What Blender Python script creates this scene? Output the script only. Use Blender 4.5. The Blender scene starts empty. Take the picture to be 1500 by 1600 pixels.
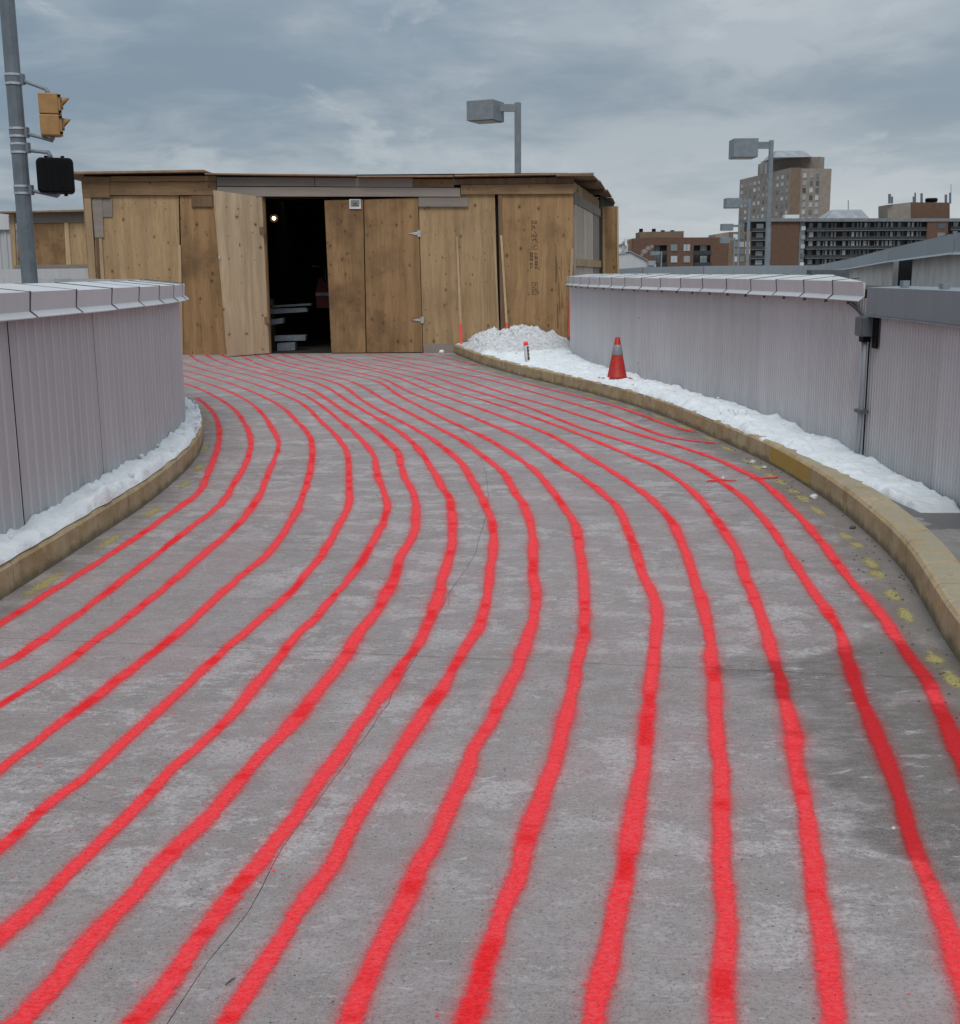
import bpy, math, random
from mathutils import Vector, Matrix, noise as mnoise
random.seed(7)
SC = bpy.context.scene
COL = SC.collection

# ------------------------------------------------------------------ camera
FPX, HCAM, ROLL = 1850.0, 1.35, 0.008
PITCH = math.atan(375 / FPX)
_f = Vector((0, math.cos(PITCH), -math.sin(PITCH)))
_r = Vector((1, 0, 0)); _u = _r.cross(_f)
_r2 = _r * math.cos(ROLL) - _u * math.sin(ROLL)
_u2 = _u * math.cos(ROLL) + _r * math.sin(ROLL)
CAMP = Vector((0, 0, HCAM))
cd = bpy.data.cameras.new('camera')
cam = bpy.data.objects.new('camera', cd); COL.objects.link(cam)
cd.sensor_fit = 'HORIZONTAL'; cd.sensor_width = 36; cd.lens = 36 * FPX / 1500
cd.clip_start = 0.05; cd.clip_end = 9000
m = Matrix((_r2, _u2, -_f)).transposed().to_4x4(); m.translation = CAMP
cam.matrix_world = m
SC.camera = cam

# ------------------------------------------------------------------ node helpers
def nd(t, typ, ins=None, **props):
    n = t.nodes.new(typ)
    for k, v in props.items(): setattr(n, k, v)
    for k, v in (ins or {}).items():
        s = n.inputs[k]
        if isinstance(v, bpy.types.NodeSocket): t.links.new(v, s)
        else: s.default_value = v
    return n
def c4(c): return (c[0], c[1], c[2], 1.0)
def ma(t, op, a, b=0.0, c=0.0, clamp=False):
    return nd(t, 'ShaderNodeMath', {0: a, 1: b, 2: c}, operation=op, use_clamp=clamp).outputs[0]
def mix(t, f, a, b, blend='MIX'):
    n = nd(t, 'ShaderNodeMix', {0: f}, data_type='RGBA', blend_type=blend)
    for i, v in ((6, a), (7, b)):
        if isinstance(v, bpy.types.NodeSocket): t.links.new(v, n.inputs[i])
        else: n.inputs[i].default_value = c4(v)
    return n.outputs[2]
def wpos(t): return nd(t, 'ShaderNodeNewGeometry').outputs['Position']
def mp(t, v, scale=(1, 1, 1), loc=(0, 0, 0), rot=(0, 0, 0)):
    return nd(t, 'ShaderNodeMapping', {'Vector': v, 'Scale': scale, 'Location': loc, 'Rotation': rot}).outputs[0]
def noi(t, v, s, d=4, r=0.55, dist=0.0):
    return nd(t, 'ShaderNodeTexNoise', {'Vector': v, 'Scale': s, 'Detail': d, 'Roughness': r, 'Distortion': dist}).outputs['Fac']
def vor(t, v, s, rnd=1.0, feature='F1'):
    return nd(t, 'ShaderNodeTexVoronoi', {'Vector': v, 'Scale': s, 'Randomness': rnd}, feature=feature).outputs
def rmp(t, f, a, b, lo=0.0, hi=1.0, smooth=True):
    return nd(t, 'ShaderNodeMapRange', {0: f, 1: a, 2: b, 3: lo, 4: hi}, interpolation_type='SMOOTHSTEP' if smooth else 'LINEAR').outputs[0]
def sep(t, v): return nd(t, 'ShaderNodeSeparateXYZ', {0: v}).outputs
def com(t, x, y, z=0.0): return nd(t, 'ShaderNodeCombineXYZ', {0: x, 1: y, 2: z}).outputs[0]
def newmat(name):
    m = bpy.data.materials.new(name); m.use_nodes = True
    t = m.node_tree; b = t.nodes['Principled BSDF']
    return m, t, b
def setb(t, b, **k):
    names = dict(col='Base Color', rough='Roughness', metal='Metallic', normal='Normal', alpha='Alpha', spec='Specular IOR Level', emit='Emission Color', es='Emission Strength')
    for kk, v in k.items():
        s = b.inputs[names[kk]]
        if isinstance(v, bpy.types.NodeSocket): t.links.new(v, s)
        elif kk in ('col', 'emit'): s.default_value = c4(v)
        else: s.default_value = v
def bump(t, h, strength=0.3, dist=0.01, prev=None):
    i = {'Height': h, 'Strength': strength, 'Distance': dist}
    if prev is not None: i['Normal'] = prev
    return nd(t, 'ShaderNodeBump', i).outputs[0]

# ------------------------------------------------------------------ world: overcast
w = bpy.data.worlds.new('World'); SC.world = w; w.use_nodes = True
t = w.node_tree; t.nodes.clear()
SUN_EL, SUN_AZ = math.radians(52), math.radians(184)
sky = nd(t, 'ShaderNodeTexSky', sky_type='NISHITA', sun_disc=False, sun_elevation=SUN_EL, sun_rotation=SUN_AZ, altitude=100, air_density=1.0, dust_density=2.0)
bg1 = nd(t, 'ShaderNodeBackground', {'Color': sky.outputs[0], 'Strength': 0.10})
d = nd(t, 'ShaderNodeTexCoord').outputs['Generated']
sx = sep(t, d)
zc = ma(t, 'MAXIMUM', sx[2], 0.0)
den = ma(t, 'ADD', zc, 0.075)
pv = com(t, ma(t, 'DIVIDE', sx[0], den), ma(t, 'DIVIDE', sx[1], den), 0.0)
n1 = noi(t, mp(t, pv, (0.55, 0.42, 1), (3.1, 1.7, 0)), 1.0, 7, 0.55, 0.35)
n2 = noi(t, mp(t, pv, (1.7, 1.3, 1), (7.7, 0.3, 0)), 1.0, 6, 0.60, 0.5)
n3 = noi(t, mp(t, d, (2.2, 2.2, 7.0), (0.4, 0.1, 0.9)), 1.0, 4, 0.5, 0.2)
cl = ma(t, 'ADD', ma(t, 'MULTIPLY', n1, 0.55), ma(t, 'ADD', ma(t, 'MULTIPLY', n2, 0.25), ma(t, 'MULTIPLY', n3, 0.20)))
ccol = mix(t, rmp(t, cl, 0.41, 0.585), (0.205, 0.272, 0.338), (0.375, 0.425, 0.468))
wisp = noi(t, mp(t, d, (3.0, 3.0, 6.5), (2.4, 5.1, 0.2)), 1.7, 9, 0.62, 0.5)
ccol = mix(t, rmp(t, wisp, 0.52, 0.63, 0, 0.6), ccol, (0.47, 0.51, 0.54))
ccol = mix(t, rmp(t, wisp, 0.48, 0.36, 0, 0.5), ccol, (0.205, 0.262, 0.325))
# paler towards the east (right) and a pale band low down, brighter overhead as any overcast sky
east = rmp(t, sx[0], -0.35, 0.45)
ccol = mix(t, ma(t, 'MULTIPLY', east, 0.20), ccol, (0.43, 0.465, 0.485))
low = rmp(t, sx[2], 0.01, 0.125, 1.0, 0.0)
ccol = mix(t, ma(t, 'MULTIPLY', low, ma(t, 'ADD', 0.16, ma(t, 'MULTIPLY', east, 0.70))), ccol, (0.58, 0.625, 0.645))
zen = ma(t, 'ADD', 1.02, ma(t, 'MULTIPLY', ma(t, 'POWER', zc, 1.5), 1.25))
bg2 = nd(t, 'ShaderNodeBackground', {'Color': ccol, 'Strength': zen})
ms = nd(t, 'ShaderNodeMixShader', {0: 0.95, 1: bg1.outputs[0], 2: bg2.outputs[0]})
o = nd(t, 'ShaderNodeOutputWorld'); t.links.new(ms.outputs[0], o.inputs[0])

# one soft sun behind the cloud
sd = bpy.data.lights.new('sun', 'SUN'); sd.energy = 1.45; sd.angle = math.radians(26); sd.color = (1.0, 0.965, 0.92)
so = bpy.data.objects.new('sun', sd); COL.objects.link(so)
sdir = Vector((math.sin(SUN_AZ) * math.cos(SUN_EL), math.cos(SUN_AZ) * math.cos(SUN_EL), math.sin(SUN_EL)))
so.rotation_euler = sdir.to_track_quat('Z', 'Y').to_euler(); so.location = (0, -5, 20)
SC.view_settings.view_transform = 'Standard'; SC.view_settings.look = 'None'
SC.view_settings.exposure = 0.0; SC.view_settings.gamma = 1.0; SC.view_settings.use_curve_mapping = False
SC.render.engine = 'CYCLES'
SC.cycles.transparent_max_bounces = 24; SC.cycles.max_bounces = 6

# ------------------------------------------------------------------ geometry helpers
def ray(px, py): return _f + _r2 * ((px - 750) / FPX) + _u2 * ((800 - py) / FPX)
def G(px, py, z=0.0):
    d = ray(px, py); k = (z - HCAM) / d.z
    return Vector((d.x * k, d.y * k, z))
def AT(px, py, Y):
    d = ray(px, py); k = Y / d.y
    return CAMP + d * k
def VP(px, py, A, B):                     # point on the vertical plane through A and B
    n = Vector((B.y - A.y, -(B.x - A.x), 0)); d = ray(px, py)
    k = (Vector((A.x, A.y, HCAM)) - CAMP).dot(n) / d.dot(n)
    return CAMP + d * k

def cat(P, step):
    """Catmull-Rom through points, resampled roughly every `step`."""
    P = [Vector(p) for p in P]; out = []
    Q = [P[0] * 2 - P[1]] + P + [P[-1] * 2 - P[-2]]
    for i in range(1, len(Q) - 2):
        a, b, c, e = Q[i - 1:i + 3]
        n = max(2, int((c - b).length / step))
        for k in range(n):
            s = k / n
            out.append(0.5 * ((2 * b) + (c - a) * s + (2 * a - 5 * b + 4 * c - e) * s * s + (3 * b - a - 3 * c + e) * s ** 3))
    out.append(P[-1]); return out
class Path:
    def __init__(self, pts, step=0.05):
        self.p = [Vector((q[0], q[1])) for q in cat([Vector((p[0], p[1], 0)) for p in pts], step)]
        self.s = [0.0]
        for i in range(1, len(self.p)): self.s.append(self.s[-1] + (self.p[i] - self.p[i - 1]).length)
        self.L = self.s[-1]
    def at(self, s):
        s = max(0.0, min(self.L, s)); lo, hi = 0, len(self.s) - 1
        while hi - lo > 1:
            m = (lo + hi) // 2
            if self.s[m] <= s: lo = m
            else: hi = m
        f = (s - self.s[lo]) / max(1e-9, self.s[hi] - self.s[lo])
        p = self.p[lo].lerp(self.p[hi], f)
        a = max(0, lo - 2); b = min(len(self.p) - 1, hi + 2)
        tg = (self.p[b] - self.p[a]).normalized()
        return p, tg, Vector((-tg.y, tg.x))      # left-hand normal
    def s_at_y(self, y):
        for i in range(1, len(self.p)):
            if (self.p[i - 1].y - y) * (self.p[i].y - y) <= 0: return self.s[i]
        return 0.0
    def x_at_y(self, y):
        P = self.p
        for i in range(1, len(P)):
            if P[i - 1].y <= y <= P[i].y:
                f = (y - P[i - 1].y) / max(1e-9, P[i].y - P[i - 1].y); return P[i - 1].x + f * (P[i].x - P[i - 1].x)
        return P[0].x if y < P[0].y else P[-1].x

class MB:
    def __init__(self): self.v = []; self.f = []; self.uv = []
    def quad(self, a, b, c, d, uv=None):
        n = len(self.v); self.v += [tuple(a), tuple(b), tuple(c), tuple(d)]; self.f.append((n, n + 1, n + 2, n + 3))
    def box(self, x0, x1, y0, y1, z0, z1, M=None):
        P = [Vector(p) for p in ((x0, y0, z0), (x1, y0, z0), (x1, y1, z0), (x0, y1, z0), (x0, y0, z1), (x1, y0, z1), (x1, y1, z1), (x0, y1, z1))]
        if M is not None: P = [M @ p for p in P]
        self.hexa(P); return self
    def hexa(self, P):
        n = len(self.v); self.v += [tuple(p) for p in P]
        self.f += [tuple(n + i for i in q) for q in ((3, 2, 1, 0), (4, 5, 6, 7), (0, 1, 5, 4), (1, 2, 6, 5), (2, 3, 7, 6), (3, 0, 4, 7))]
    def slab(self, quad, off):                # quad of points extruded by vector
        q = [Vector(p) for p in quad]; self.hexa([p + off for p in q][:0] + q + [p + off for p in q]); return self
    def prism(self, poly, z0, z1):
        n = len(self.v); k = len(poly)
        self.v += [(p[0], p[1], z0) for p in poly] + [(p[0], p[1], z1) for p in poly]
        self.f.append(tuple(n + i for i in reversed(range(k)))); self.f.append(tuple(n + k + i for i in range(k)))
        for i in range(k):
            j = (i + 1) % k; self.f.append((n + i, n + j, n + k + j, n + k + i))
        return self
    def tube(self, pts, r, seg=10, caps=True):
        pts = [Vector(p) for p in pts]; rr = r if isinstance(r, (list, tuple)) else [r] * len(pts)
        n0 = len(self.v); up = Vector((0, 0, 1))
        prevx = None
        for i, p in enumerate(pts):
            tg = (pts[min(i + 1, len(pts) - 1)] - pts[max(i - 1, 0)]).normalized()
            x = prevx if prevx is not None else (tg.cross(up) if abs(tg.dot(up)) < 0.95 else tg.cross(Vector((1, 0, 0))))
            x = (x - tg * x.dot(tg)).normalized(); prevx = x; y = tg.cross(x)
            for k in range(seg):
                a = 2 * math.pi * k / seg; self.v.append(tuple(p + (x * math.cos(a) + y * math.sin(a)) * rr[i]))
        for i in range(len(pts) - 1):
            for k in range(seg):
                a = n0 + i * seg + k; b = n0 + i * seg + (k + 1) % seg
                self.f.append((a, b, b + seg, a + seg))
        if caps:
            self.f.append(tuple(n0 + k for k in reversed(range(seg)))); e = n0 + (len(pts) - 1) * seg
            self.f.append(tuple(e + k for k in range(seg)))
        return self
    def lathe(self, prof, c, seg=24):
        n0 = len(self.v)
        for r, z in prof:
            for k in range(seg):
                a = 2 * math.pi * k / seg; self.v.append((c[0] + r * math.cos(a), c[1] + r * math.sin(a), c[2] + z))
        for i in range(len(prof) - 1):
            for k in range(seg):
                a = n0 + i * seg + k; b = n0 + i * seg + (k + 1) % seg
                self.f.append((a, b, b + seg, a + seg))
        self.f.append(tuple(n0 + k for k in reversed(range(seg)))); e = n0 + (len(prof) - 1) * seg
        self.f.append(tuple(e + k for k in range(seg)))
        return self
    def sweep(self, path, s0, s1, prof, step=0.2, caps=True, closed=True):
        """prof: list of (offset along left normal, z)"""
        n = max(1, int(math.ceil((s1 - s0) / step))); k = len(prof); n0 = len(self.v)
        for i in range(n + 1):
            p, tg, nm = path.at(s0 + (s1 - s0) * i / n)
            for o_, z in prof: self.v.append((p.x + nm.x * o_, p.y + nm.y * o_, z))
        for i in range(n):
            for j in range(k if closed else k - 1):
                a = n0 + i * k + j; b = n0 + i * k + (j + 1) % k
                self.f.append((a, b, b + k, a + k))
        if caps and closed:
            self.f.append(tuple(n0 + j for j in reversed(range(k)))); e = n0 + n * k
            self.f.append(tuple(e + j for j in range(k)))
        return self
    def mesh(self, name, smooth=False, at=(0, 0, 0)):
        me = bpy.data.meshes.new(name)
        ax, ay, az = at
        me.from_pydata([(x - ax, y - ay, z - az) for x, y, z in self.v], [], self.f)
        me.validate()
        import bmesh
        b = bmesh.new(); b.from_mesh(me); bmesh.ops.recalc_face_normals(b, faces=b.faces); b.to_mesh(me); b.free()
        if smooth: me.shade_smooth()
        return me

def tag(o, label=None, cat_=None, group=None, kind=None):
    if label: o['label'] = label
    if cat_: o['category'] = cat_
    if group: o['group'] = group
    if kind: o['kind'] = kind
    return o
def obj(name, mb, mat, parent=None, smooth=False, at=None, bevel=0.0, label=None, kind=None):
    if isinstance(mb, bpy.types.Mesh): me = mb; at = at or (0, 0, 0)
    else:
        if at is None:
            if parent is None and kind is None:
                xs = [v[0] for v in mb.v]; ys = [v[1] for v in mb.v]; zs = [v[2] for v in mb.v]
                at = ((min(xs) + max(xs)) / 2, (min(ys) + max(ys)) / 2, min(zs))
            else: at = (0, 0, 0)
        me = mb.mesh(name, smooth, at)
    if mat and not me.materials: me.materials.append(mat)
    o = bpy.data.objects.new(name, me); COL.objects.link(o)
    o.location = at
    if parent is not None:
        o.parent = parent
        o.matrix_parent_inverse = Matrix.Translation(-wloc(parent))
    if bevel > 0:
        b = o.modifiers.new('bevel', 'BEVEL'); b.width = bevel; b.segments = 2; b.limit_method = 'ANGLE'; b.angle_limit = math.radians(40)
    if label: o['label'] = label
    if kind: o['kind'] = kind
    return o
def wloc(o):
    # every parent used here is unrotated, so its world place is the sum of the offsets
    if o.parent is None: return Vector(o.location)
    return wloc(o.parent) + Vector(o.location) + o.matrix_parent_inverse.translation
def thing(name, loc, label, cat_, group=None, kind=None):
    e = bpy.data.objects.new(name, None); COL.objects.link(e); e.location = loc; e.empty_display_size = 0.2
    return tag(e, label, cat_, group, kind)

# ------------------------------------------------------------------ materials
def mat_simple(name, col, rough=0.6, metal=0.0, nscale=12.0, amt=0.18, bmp=0.15, bscale=60, spec=0.5, dirt=None):
    m, t, b = newmat(name); p = wpos(t)
    n = noi(t, p, nscale, 5, 0.6)
    lo = tuple(c * (1 - amt) for c in col); hi = tuple(min(1, c * (1 + amt)) for c in col)
    c = mix(t, rmp(t, n, 0.3, 0.7), lo, hi)
    if dirt: c = mix(t, rmp(t, noi(t, mp(t, p, (1, 1, 0.35)), nscale * 0.4, 5, 0.65), 0.52, 0.75, 0, 0.6), c, dirt)
    setb(t, b, col=c, rough=rmp(t, n, 0.2, 0.8, max(0, rough - 0.08), min(1, rough + 0.08)), metal=metal, spec=spec,
         normal=bump(t, noi(t, p, bscale, 3, 0.6), bmp, 0.003))
    return m

def wetmask(t, p):
    """brown wet patch by the right kerb: own outline, broken up by noise"""
    s = sep(t, p)
    nn = ma(t, 'SUBTRACT', noi(t, mp(t, p, (1.0, 1.6, 1)), 2.2, 6, 0.62), 0.5)
    def blob(cx, cy, rx, ry, k=1.5):
        dx = ma(t, 'DIVIDE', ma(t, 'SUBTRACT', s[0], cx), rx); dy = ma(t, 'DIVIDE', ma(t, 'SUBTRACT', s[1], cy), ry)
        dd = ma(t, 'SQRT', ma(t, 'ADD', ma(t, 'MULTIPLY', dx, dx), ma(t, 'MULTIPLY', dy, dy)))
        return rmp(t, ma(t, 'ADD', dd, ma(t, 'MULTIPLY', nn, k)), 1.05, 0.75)
    a = blob(1.24, 2.95, 0.34, 0.95, 1.9); b_ = blob(1.30, 3.85, 0.50, 0.30, 1.9); c = blob(1.45, 2.5, 0.5, 0.9)
    return ma(t, 'MAXIMUM', ma(t, 'MAXIMUM', a, b_), c)

def mat_ramp():
    m, t, b = newmat('ramp_concrete'); p = wpos(t); s = sep(t, p)
    oi = nd(t, 'ShaderNodeObjectInfo').outputs['Random']
    big = noi(t, p, 0.55, 4, 0.55)
    fine = noi(t, p, 110, 3, 0.7)
    grit = noi(t, p, 260, 2, 0.8)
    base = mix(t, rmp(t, big, 0.35, 0.65), (0.236, 0.192, 0.174), (0.300, 0.247, 0.226))
    base = mix(t, 1.0, base, mix(t, ma(t, 'MULTIPLY', oi, 1.0), (0.94, 0.94, 0.95), (1.04, 1.03, 1.03)), 'MULTIPLY')
    # mid-size mottling
    base = mix(t, rmp(t, noi(t, mp(t, p, (1, 1.5, 1)), 6.0, 9, 0.74), 0.40, 0.62, 0, 0.70), base, (0.362, 0.308, 0.289))
    # chalky scuffs pulled out across the ramp
    st = noi(t, mp(t, p, (1.3, 1.9, 1), (0, 0, 0), (0, 0, 0.35)), 2.3, 13, 0.82, 0.25)
    reg = rmp(t, noi(t, mp(t, p, (0.8, 0.9, 1), (4.2, 8.8, 0)), 1.1, 5, 0.6), 0.38, 0.55)
    sc = ma(t, 'MULTIPLY', rmp(t, st, 0.495, 0.545), ma(t, 'ADD', 0.10, ma(t, 'MULTIPLY', reg, 0.82)))
    st2 = noi(t, mp(t, p, (2.2, 14, 1), (3, 1, 0), (0, 0, -0.10)), 5.0, 8, 0.78, 0.3)
    sc2 = ma(t, 'MULTIPLY', rmp(t, st2, 0.545, 0.61), rmp(t, noi(t, p, 0.9, 3, 0.5), 0.42, 0.62))
    sc = ma(t, 'MAXIMUM', sc, ma(t, 'MULTIPLY', sc2, 0.85))
    fl = rmp(t, noi(t, mp(t, p, (1.5, 3.5, 1), (9, 5, 0)), 9.0, 9, 0.75, 0.8), 0.575, 0.615)
    sc = ma(t, 'MAXIMUM', sc, ma(t, 'MULTIPLY', fl, 0.8))
    far = rmp(t, s[1], 3.5, 9.0)
    sc = ma(t, 'MULTIPLY', sc, ma(t, 'ADD', 0.95, ma(t, 'MULTIPLY', far, 0.05)))
    sc = ma(t, 'MULTIPLY', sc, rmp(t, noi(t, mp(t, p, (1, 1.6, 1), (3, 3, 0)), 42, 6, 0.8), 0.40, 0.56, 0.35, 1.08))
    col = mix(t, sc, base, (0.53, 0.478, 0.462))
    # pink dust of overspray between the lines
    pk = ma(t, 'MULTIPLY', rmp(t, noi(t, mp(t, p, (1, 1, 1), (1, 2, 3)), 1.7, 5, 0.6), 0.46, 0.70), 0.30)
    col = mix(t, pk, col, (0.47, 0.285, 0.29))
    # wet brown patch and dirt along the gutters
    wm = wetmask(t, p)
    wcol = mix(t, rmp(t, noi(t, mp(t, p, (1.2, 3.0, 1)), 9, 10, 0.85), 0.44, 0.58), (0.105, 0.080, 0.062), (0.215, 0.175, 0.15))
    wcol = mix(t, rmp(t, noi(t, mp(t, p, (1, 2.4, 1), (5, 5, 0)), 7, 9, 0.78, .5), 0.56, 0.66, 0, 0.9), wcol, (0.56, 0.53, 0.53))
    col = mix(t, ma(t, 'MULTIPLY', wm, 0.95), col, wcol)
    # aggregate: dark grains and light grains
    col = mix(t, rmp(t, fine, 0.50, 0.66, 0, 0.62), col, (0.115, 0.10, 0.10))
    mid = noi(t, p, 48, 4, 0.75)
    col = mix(t, rmp(t, mid, 0.50, 0.68, 0, 0.35), col, (0.15, 0.135, 0.135))
    col = mix(t, rmp(t, mid, 0.46, 0.30, 0, 0.40), col, (0.44, 0.42, 0.43))
    col = mix(t, rmp(t, grit, 0.42, 0.62, 0.0, 0.42), col, (0.42, 0.40, 0.42))
    vd = vor(t, p, 46)
    col = mix(t, ma(t, 'MULTIPLY', rmp(t, vd[0], 0.17, 0.07), rmp(t, sep(t, vd[1])[0], 0.55, 0.85, 0, 0.85)), col, (0.05, 0.045, 0.05))
    # hairline cracks
    cv = vor(t, mix(t, 0.12, p, nd(t, 'ShaderNodeTexNoise', {'Vector': p, 'Scale': 3.0, 'Detail': 5.0}).outputs[1]), 0.55, 1.0, 'DISTANCE_TO_EDGE')[0]
    crack = ma(t, 'MULTIPLY', rmp(t, cv, 0.0022, 0.0006), rmp(t, noi(t, p, 1.3, 2), 0.5, 0.6))
    col = mix(t, ma(t, 'MULTIPLY', crack, 0.3), col, (0.10, 0.09, 0.09))
    gut = nd(t, 'ShaderNodeAttribute', attribute_name='gutter').outputs['Fac']
    gd = rmp(t, ma(t, 'ADD', gut, ma(t, 'MULTIPLY', ma(t, 'SUBTRACT', noi(t, p, 4.5, 7, 0.7), 0.5), 1.6)), 0.35, 0.85)
    col = mix(t, ma(t, 'MULTIPLY', gd, 0.7), col, mix(t, fine, (0.085, 0.068, 0.052), (0.25, 0.215, 0.185)))
    # the shed keeps a damp strip on the concrete right in front of it
    h = ma(t, 'ADD', ma(t, 'MULTIPLY', fine, 0.5), ma(t, 'ADD', ma(t, 'MULTIPLY', noi(t, mp(t, p, (1, 6, 1)), 22, 4, 0.7), 1.0), ma(t, 'MULTIPLY', sc, 0.4)))
    setb(t, b, col=col, rough=ma(t, 'SUBTRACT', 0.88, ma(t, 'MULTIPLY', wm, 0.35)), spec=0.35, normal=bump(t, h, 0.45, 0.004))
    return m

def mat_paint():
    m, t, b = newmat('red_marking_paint'); p = wpos(t)
    uv = sep(t, nd(t, 'ShaderNodeUVMap', uv_map='UVMap').outputs[0])
    u, v = uv[0], uv[1]
    du = ma(t, 'MULTIPLY', ma(t, 'ABSOLUTE', u), 3.4)
    seed = nd(t, 'ShaderNodeObjectInfo').outputs['Random']
    vv = com(t, ma(t, 'ADD', ma(t, 'MULTIPLY', seed, 91.0), v), seed, 0.0)
    edge = ma(t, 'MULTIPLY', ma(t, 'SUBTRACT', noi(t, p, 75, 4, 0.75), 0.5), 0.62)
    edge2 = ma(t, 'MULTIPLY', ma(t, 'SUBTRACT', noi(t, mp(t, p, (1, 3, 1)), 22, 4, 0.7), 0.5), 0.35)
    dd = ma(t, 'ADD', du, ma(t, 'ADD', edge, edge2))
    spray = ma(t, 'MULTIPLY', ma(t, 'SUBTRACT', noi(t, p, 260, 3, 0.85), 0.5), 2.6)
    spray = ma(t, 'ADD', spray, ma(t, 'MULTIPLY', ma(t, 'SUBTRACT', noi(t, mp(t, p, (1, 1, 1), (5, 5, 5)), 120, 3, 0.8), 0.5), 1.4))
    core = ma(t, 'POWER', rmp(t, ma(t, 'ADD', dd, ma(t, 'MULTIPLY', spray, rmp(t, du, 0.3, 1.0, 0.2, 1.0))), 1.42, 0.60), 1.2)
    # overspray: fades outwards, breaks into specks
    fall = ma(t, 'POWER', rmp(t, du, 3.2, 0.8, 0, 1, False), 2.6)
    spk = rmp(t, noi(t, p, 210, 3, 0.85), 0.34, 0.66)
    sway = rmp(t, noi(t, vv, 1.6, 3, 0.6), 0.3, 0.72, 0.30, 1.0)
    over = ma(t, 'MULTIPLY', ma(t, 'MULTIPLY', fall, sway), ma(t, 'ADD', 0.06, ma(t, 'MULTIPLY', spk, 0.72)))
    a = ma(t, 'MAXIMUM', ma(t, 'MULTIPLY', core, rmp(t, noi(t, p, 190, 3, 0.8), 0.32, 0.48, 0.58, 0.98)), over)
    a = ma(t, 'MULTIPLY', a, rmp(t, sep(t, p)[1], 8.5, 17.0, 1.0, 0.62))
    # worn-through flecks
    chip = rmp(t, noi(t, mp(t, p, (1, 2.6, 1), (2, 2, 0)), 30, 8, 0.8), 0.66, 0.72)
    a = ma(t, 'MULTIPLY', a, ma(t, 'SUBTRACT', 1.0, ma(t, 'MULTIPLY', chip, 0.6)))
    # thick wet coats against thin fluorescent ones
    coat = rmp(t, noi(t, vv, 2.6, 5, 0.66, 0.3), 0.52, 0.60)
    coat = ma(t, 'MULTIPLY', coat, rmp(t, dd, 1.1, 0.4))
    tex = noi(t, mp(t, p, (1, 1.8, 1)), 60, 7, 0.82)
    bright = mix(t, rmp(t, tex, 0.40, 0.60), (0.98, 0.040, 0.050), (1.0, 0.088, 0.100))
    deep = mix(t, rmp(t, tex, 0.4, 0.6), (0.80, 0.016, 0.020), (0.98, 0.034, 0.040))
    col = mix(t, coat, bright, deep)
    wm = wetmask(t, p)
    col = mix(t, ma(t, 'MULTIPLY', wm, 0.8), col, (0.56, 0.016, 0.02))
    # the joint telegraphs through the paint
    s = sep(t, p)
    jl = ma(t, 'ABSOLUTE', ma(t, 'SUBTRACT', ma(t, 'ADD', s[1], ma(t, 'MULTIPLY', s[0], 0.16)), 4.03))
    col = mix(t, rmp(t, jl, 0.004, 0.0015, 0, 0.65), col, (0.2, 0.03, 0.03))
    col = mix(t, rmp(t, noi(t, p, 120, 3, 0.75), 0.60, 0.68, 0, 0.6), col, (0.25, 0.03, 0.035))
    setb(t, b, col=col, rough=0.7, spec=0.08, alpha=a, normal=bump(t, ma(t, 'ADD', tex, noi(t, p, 110, 3, .7)), 0.4, 0.004))
    return m

def mat_yellow():
    m, t, b = newmat('worn_yellow_paint'); p = wpos(t)
    uv = sep(t, nd(t, 'ShaderNodeUVMap', uv_map='UVMap').outputs[0])
    dx = ma(t, 'ABSOLUTE', uv[0]); dy = ma(t, 'ABSOLUTE', uv[1])
    r = ma(t, 'MAXIMUM', dx, dy)
    n = noi(t, p, 20, 8, 0.78, 0.4)
    r = ma(t, 'SQRT', ma(t, 'ADD', ma(t, 'MULTIPLY', dx, dx), ma(t, 'MULTIPLY', dy, dy)))
    a = rmp(t, ma(t, 'ADD', r, ma(t, 'MULTIPLY', ma(t, 'SUBTRACT', n, 0.5), 3.6)), 1.05, 0.45)
    a = ma(t, 'MULTIPLY', a, rmp(t, noi(t, p, 90, 4, 0.8), 0.35, 0.55, 0.25, 0.92))
    col = mix(t, n, (0.36, 0.28, 0.085), (0.58, 0.50, 0.20))
    setb(t, b, col=col, rough=0.8, alpha=a, normal=bump(t, n, 0.3, 0.003))
    return m

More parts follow.
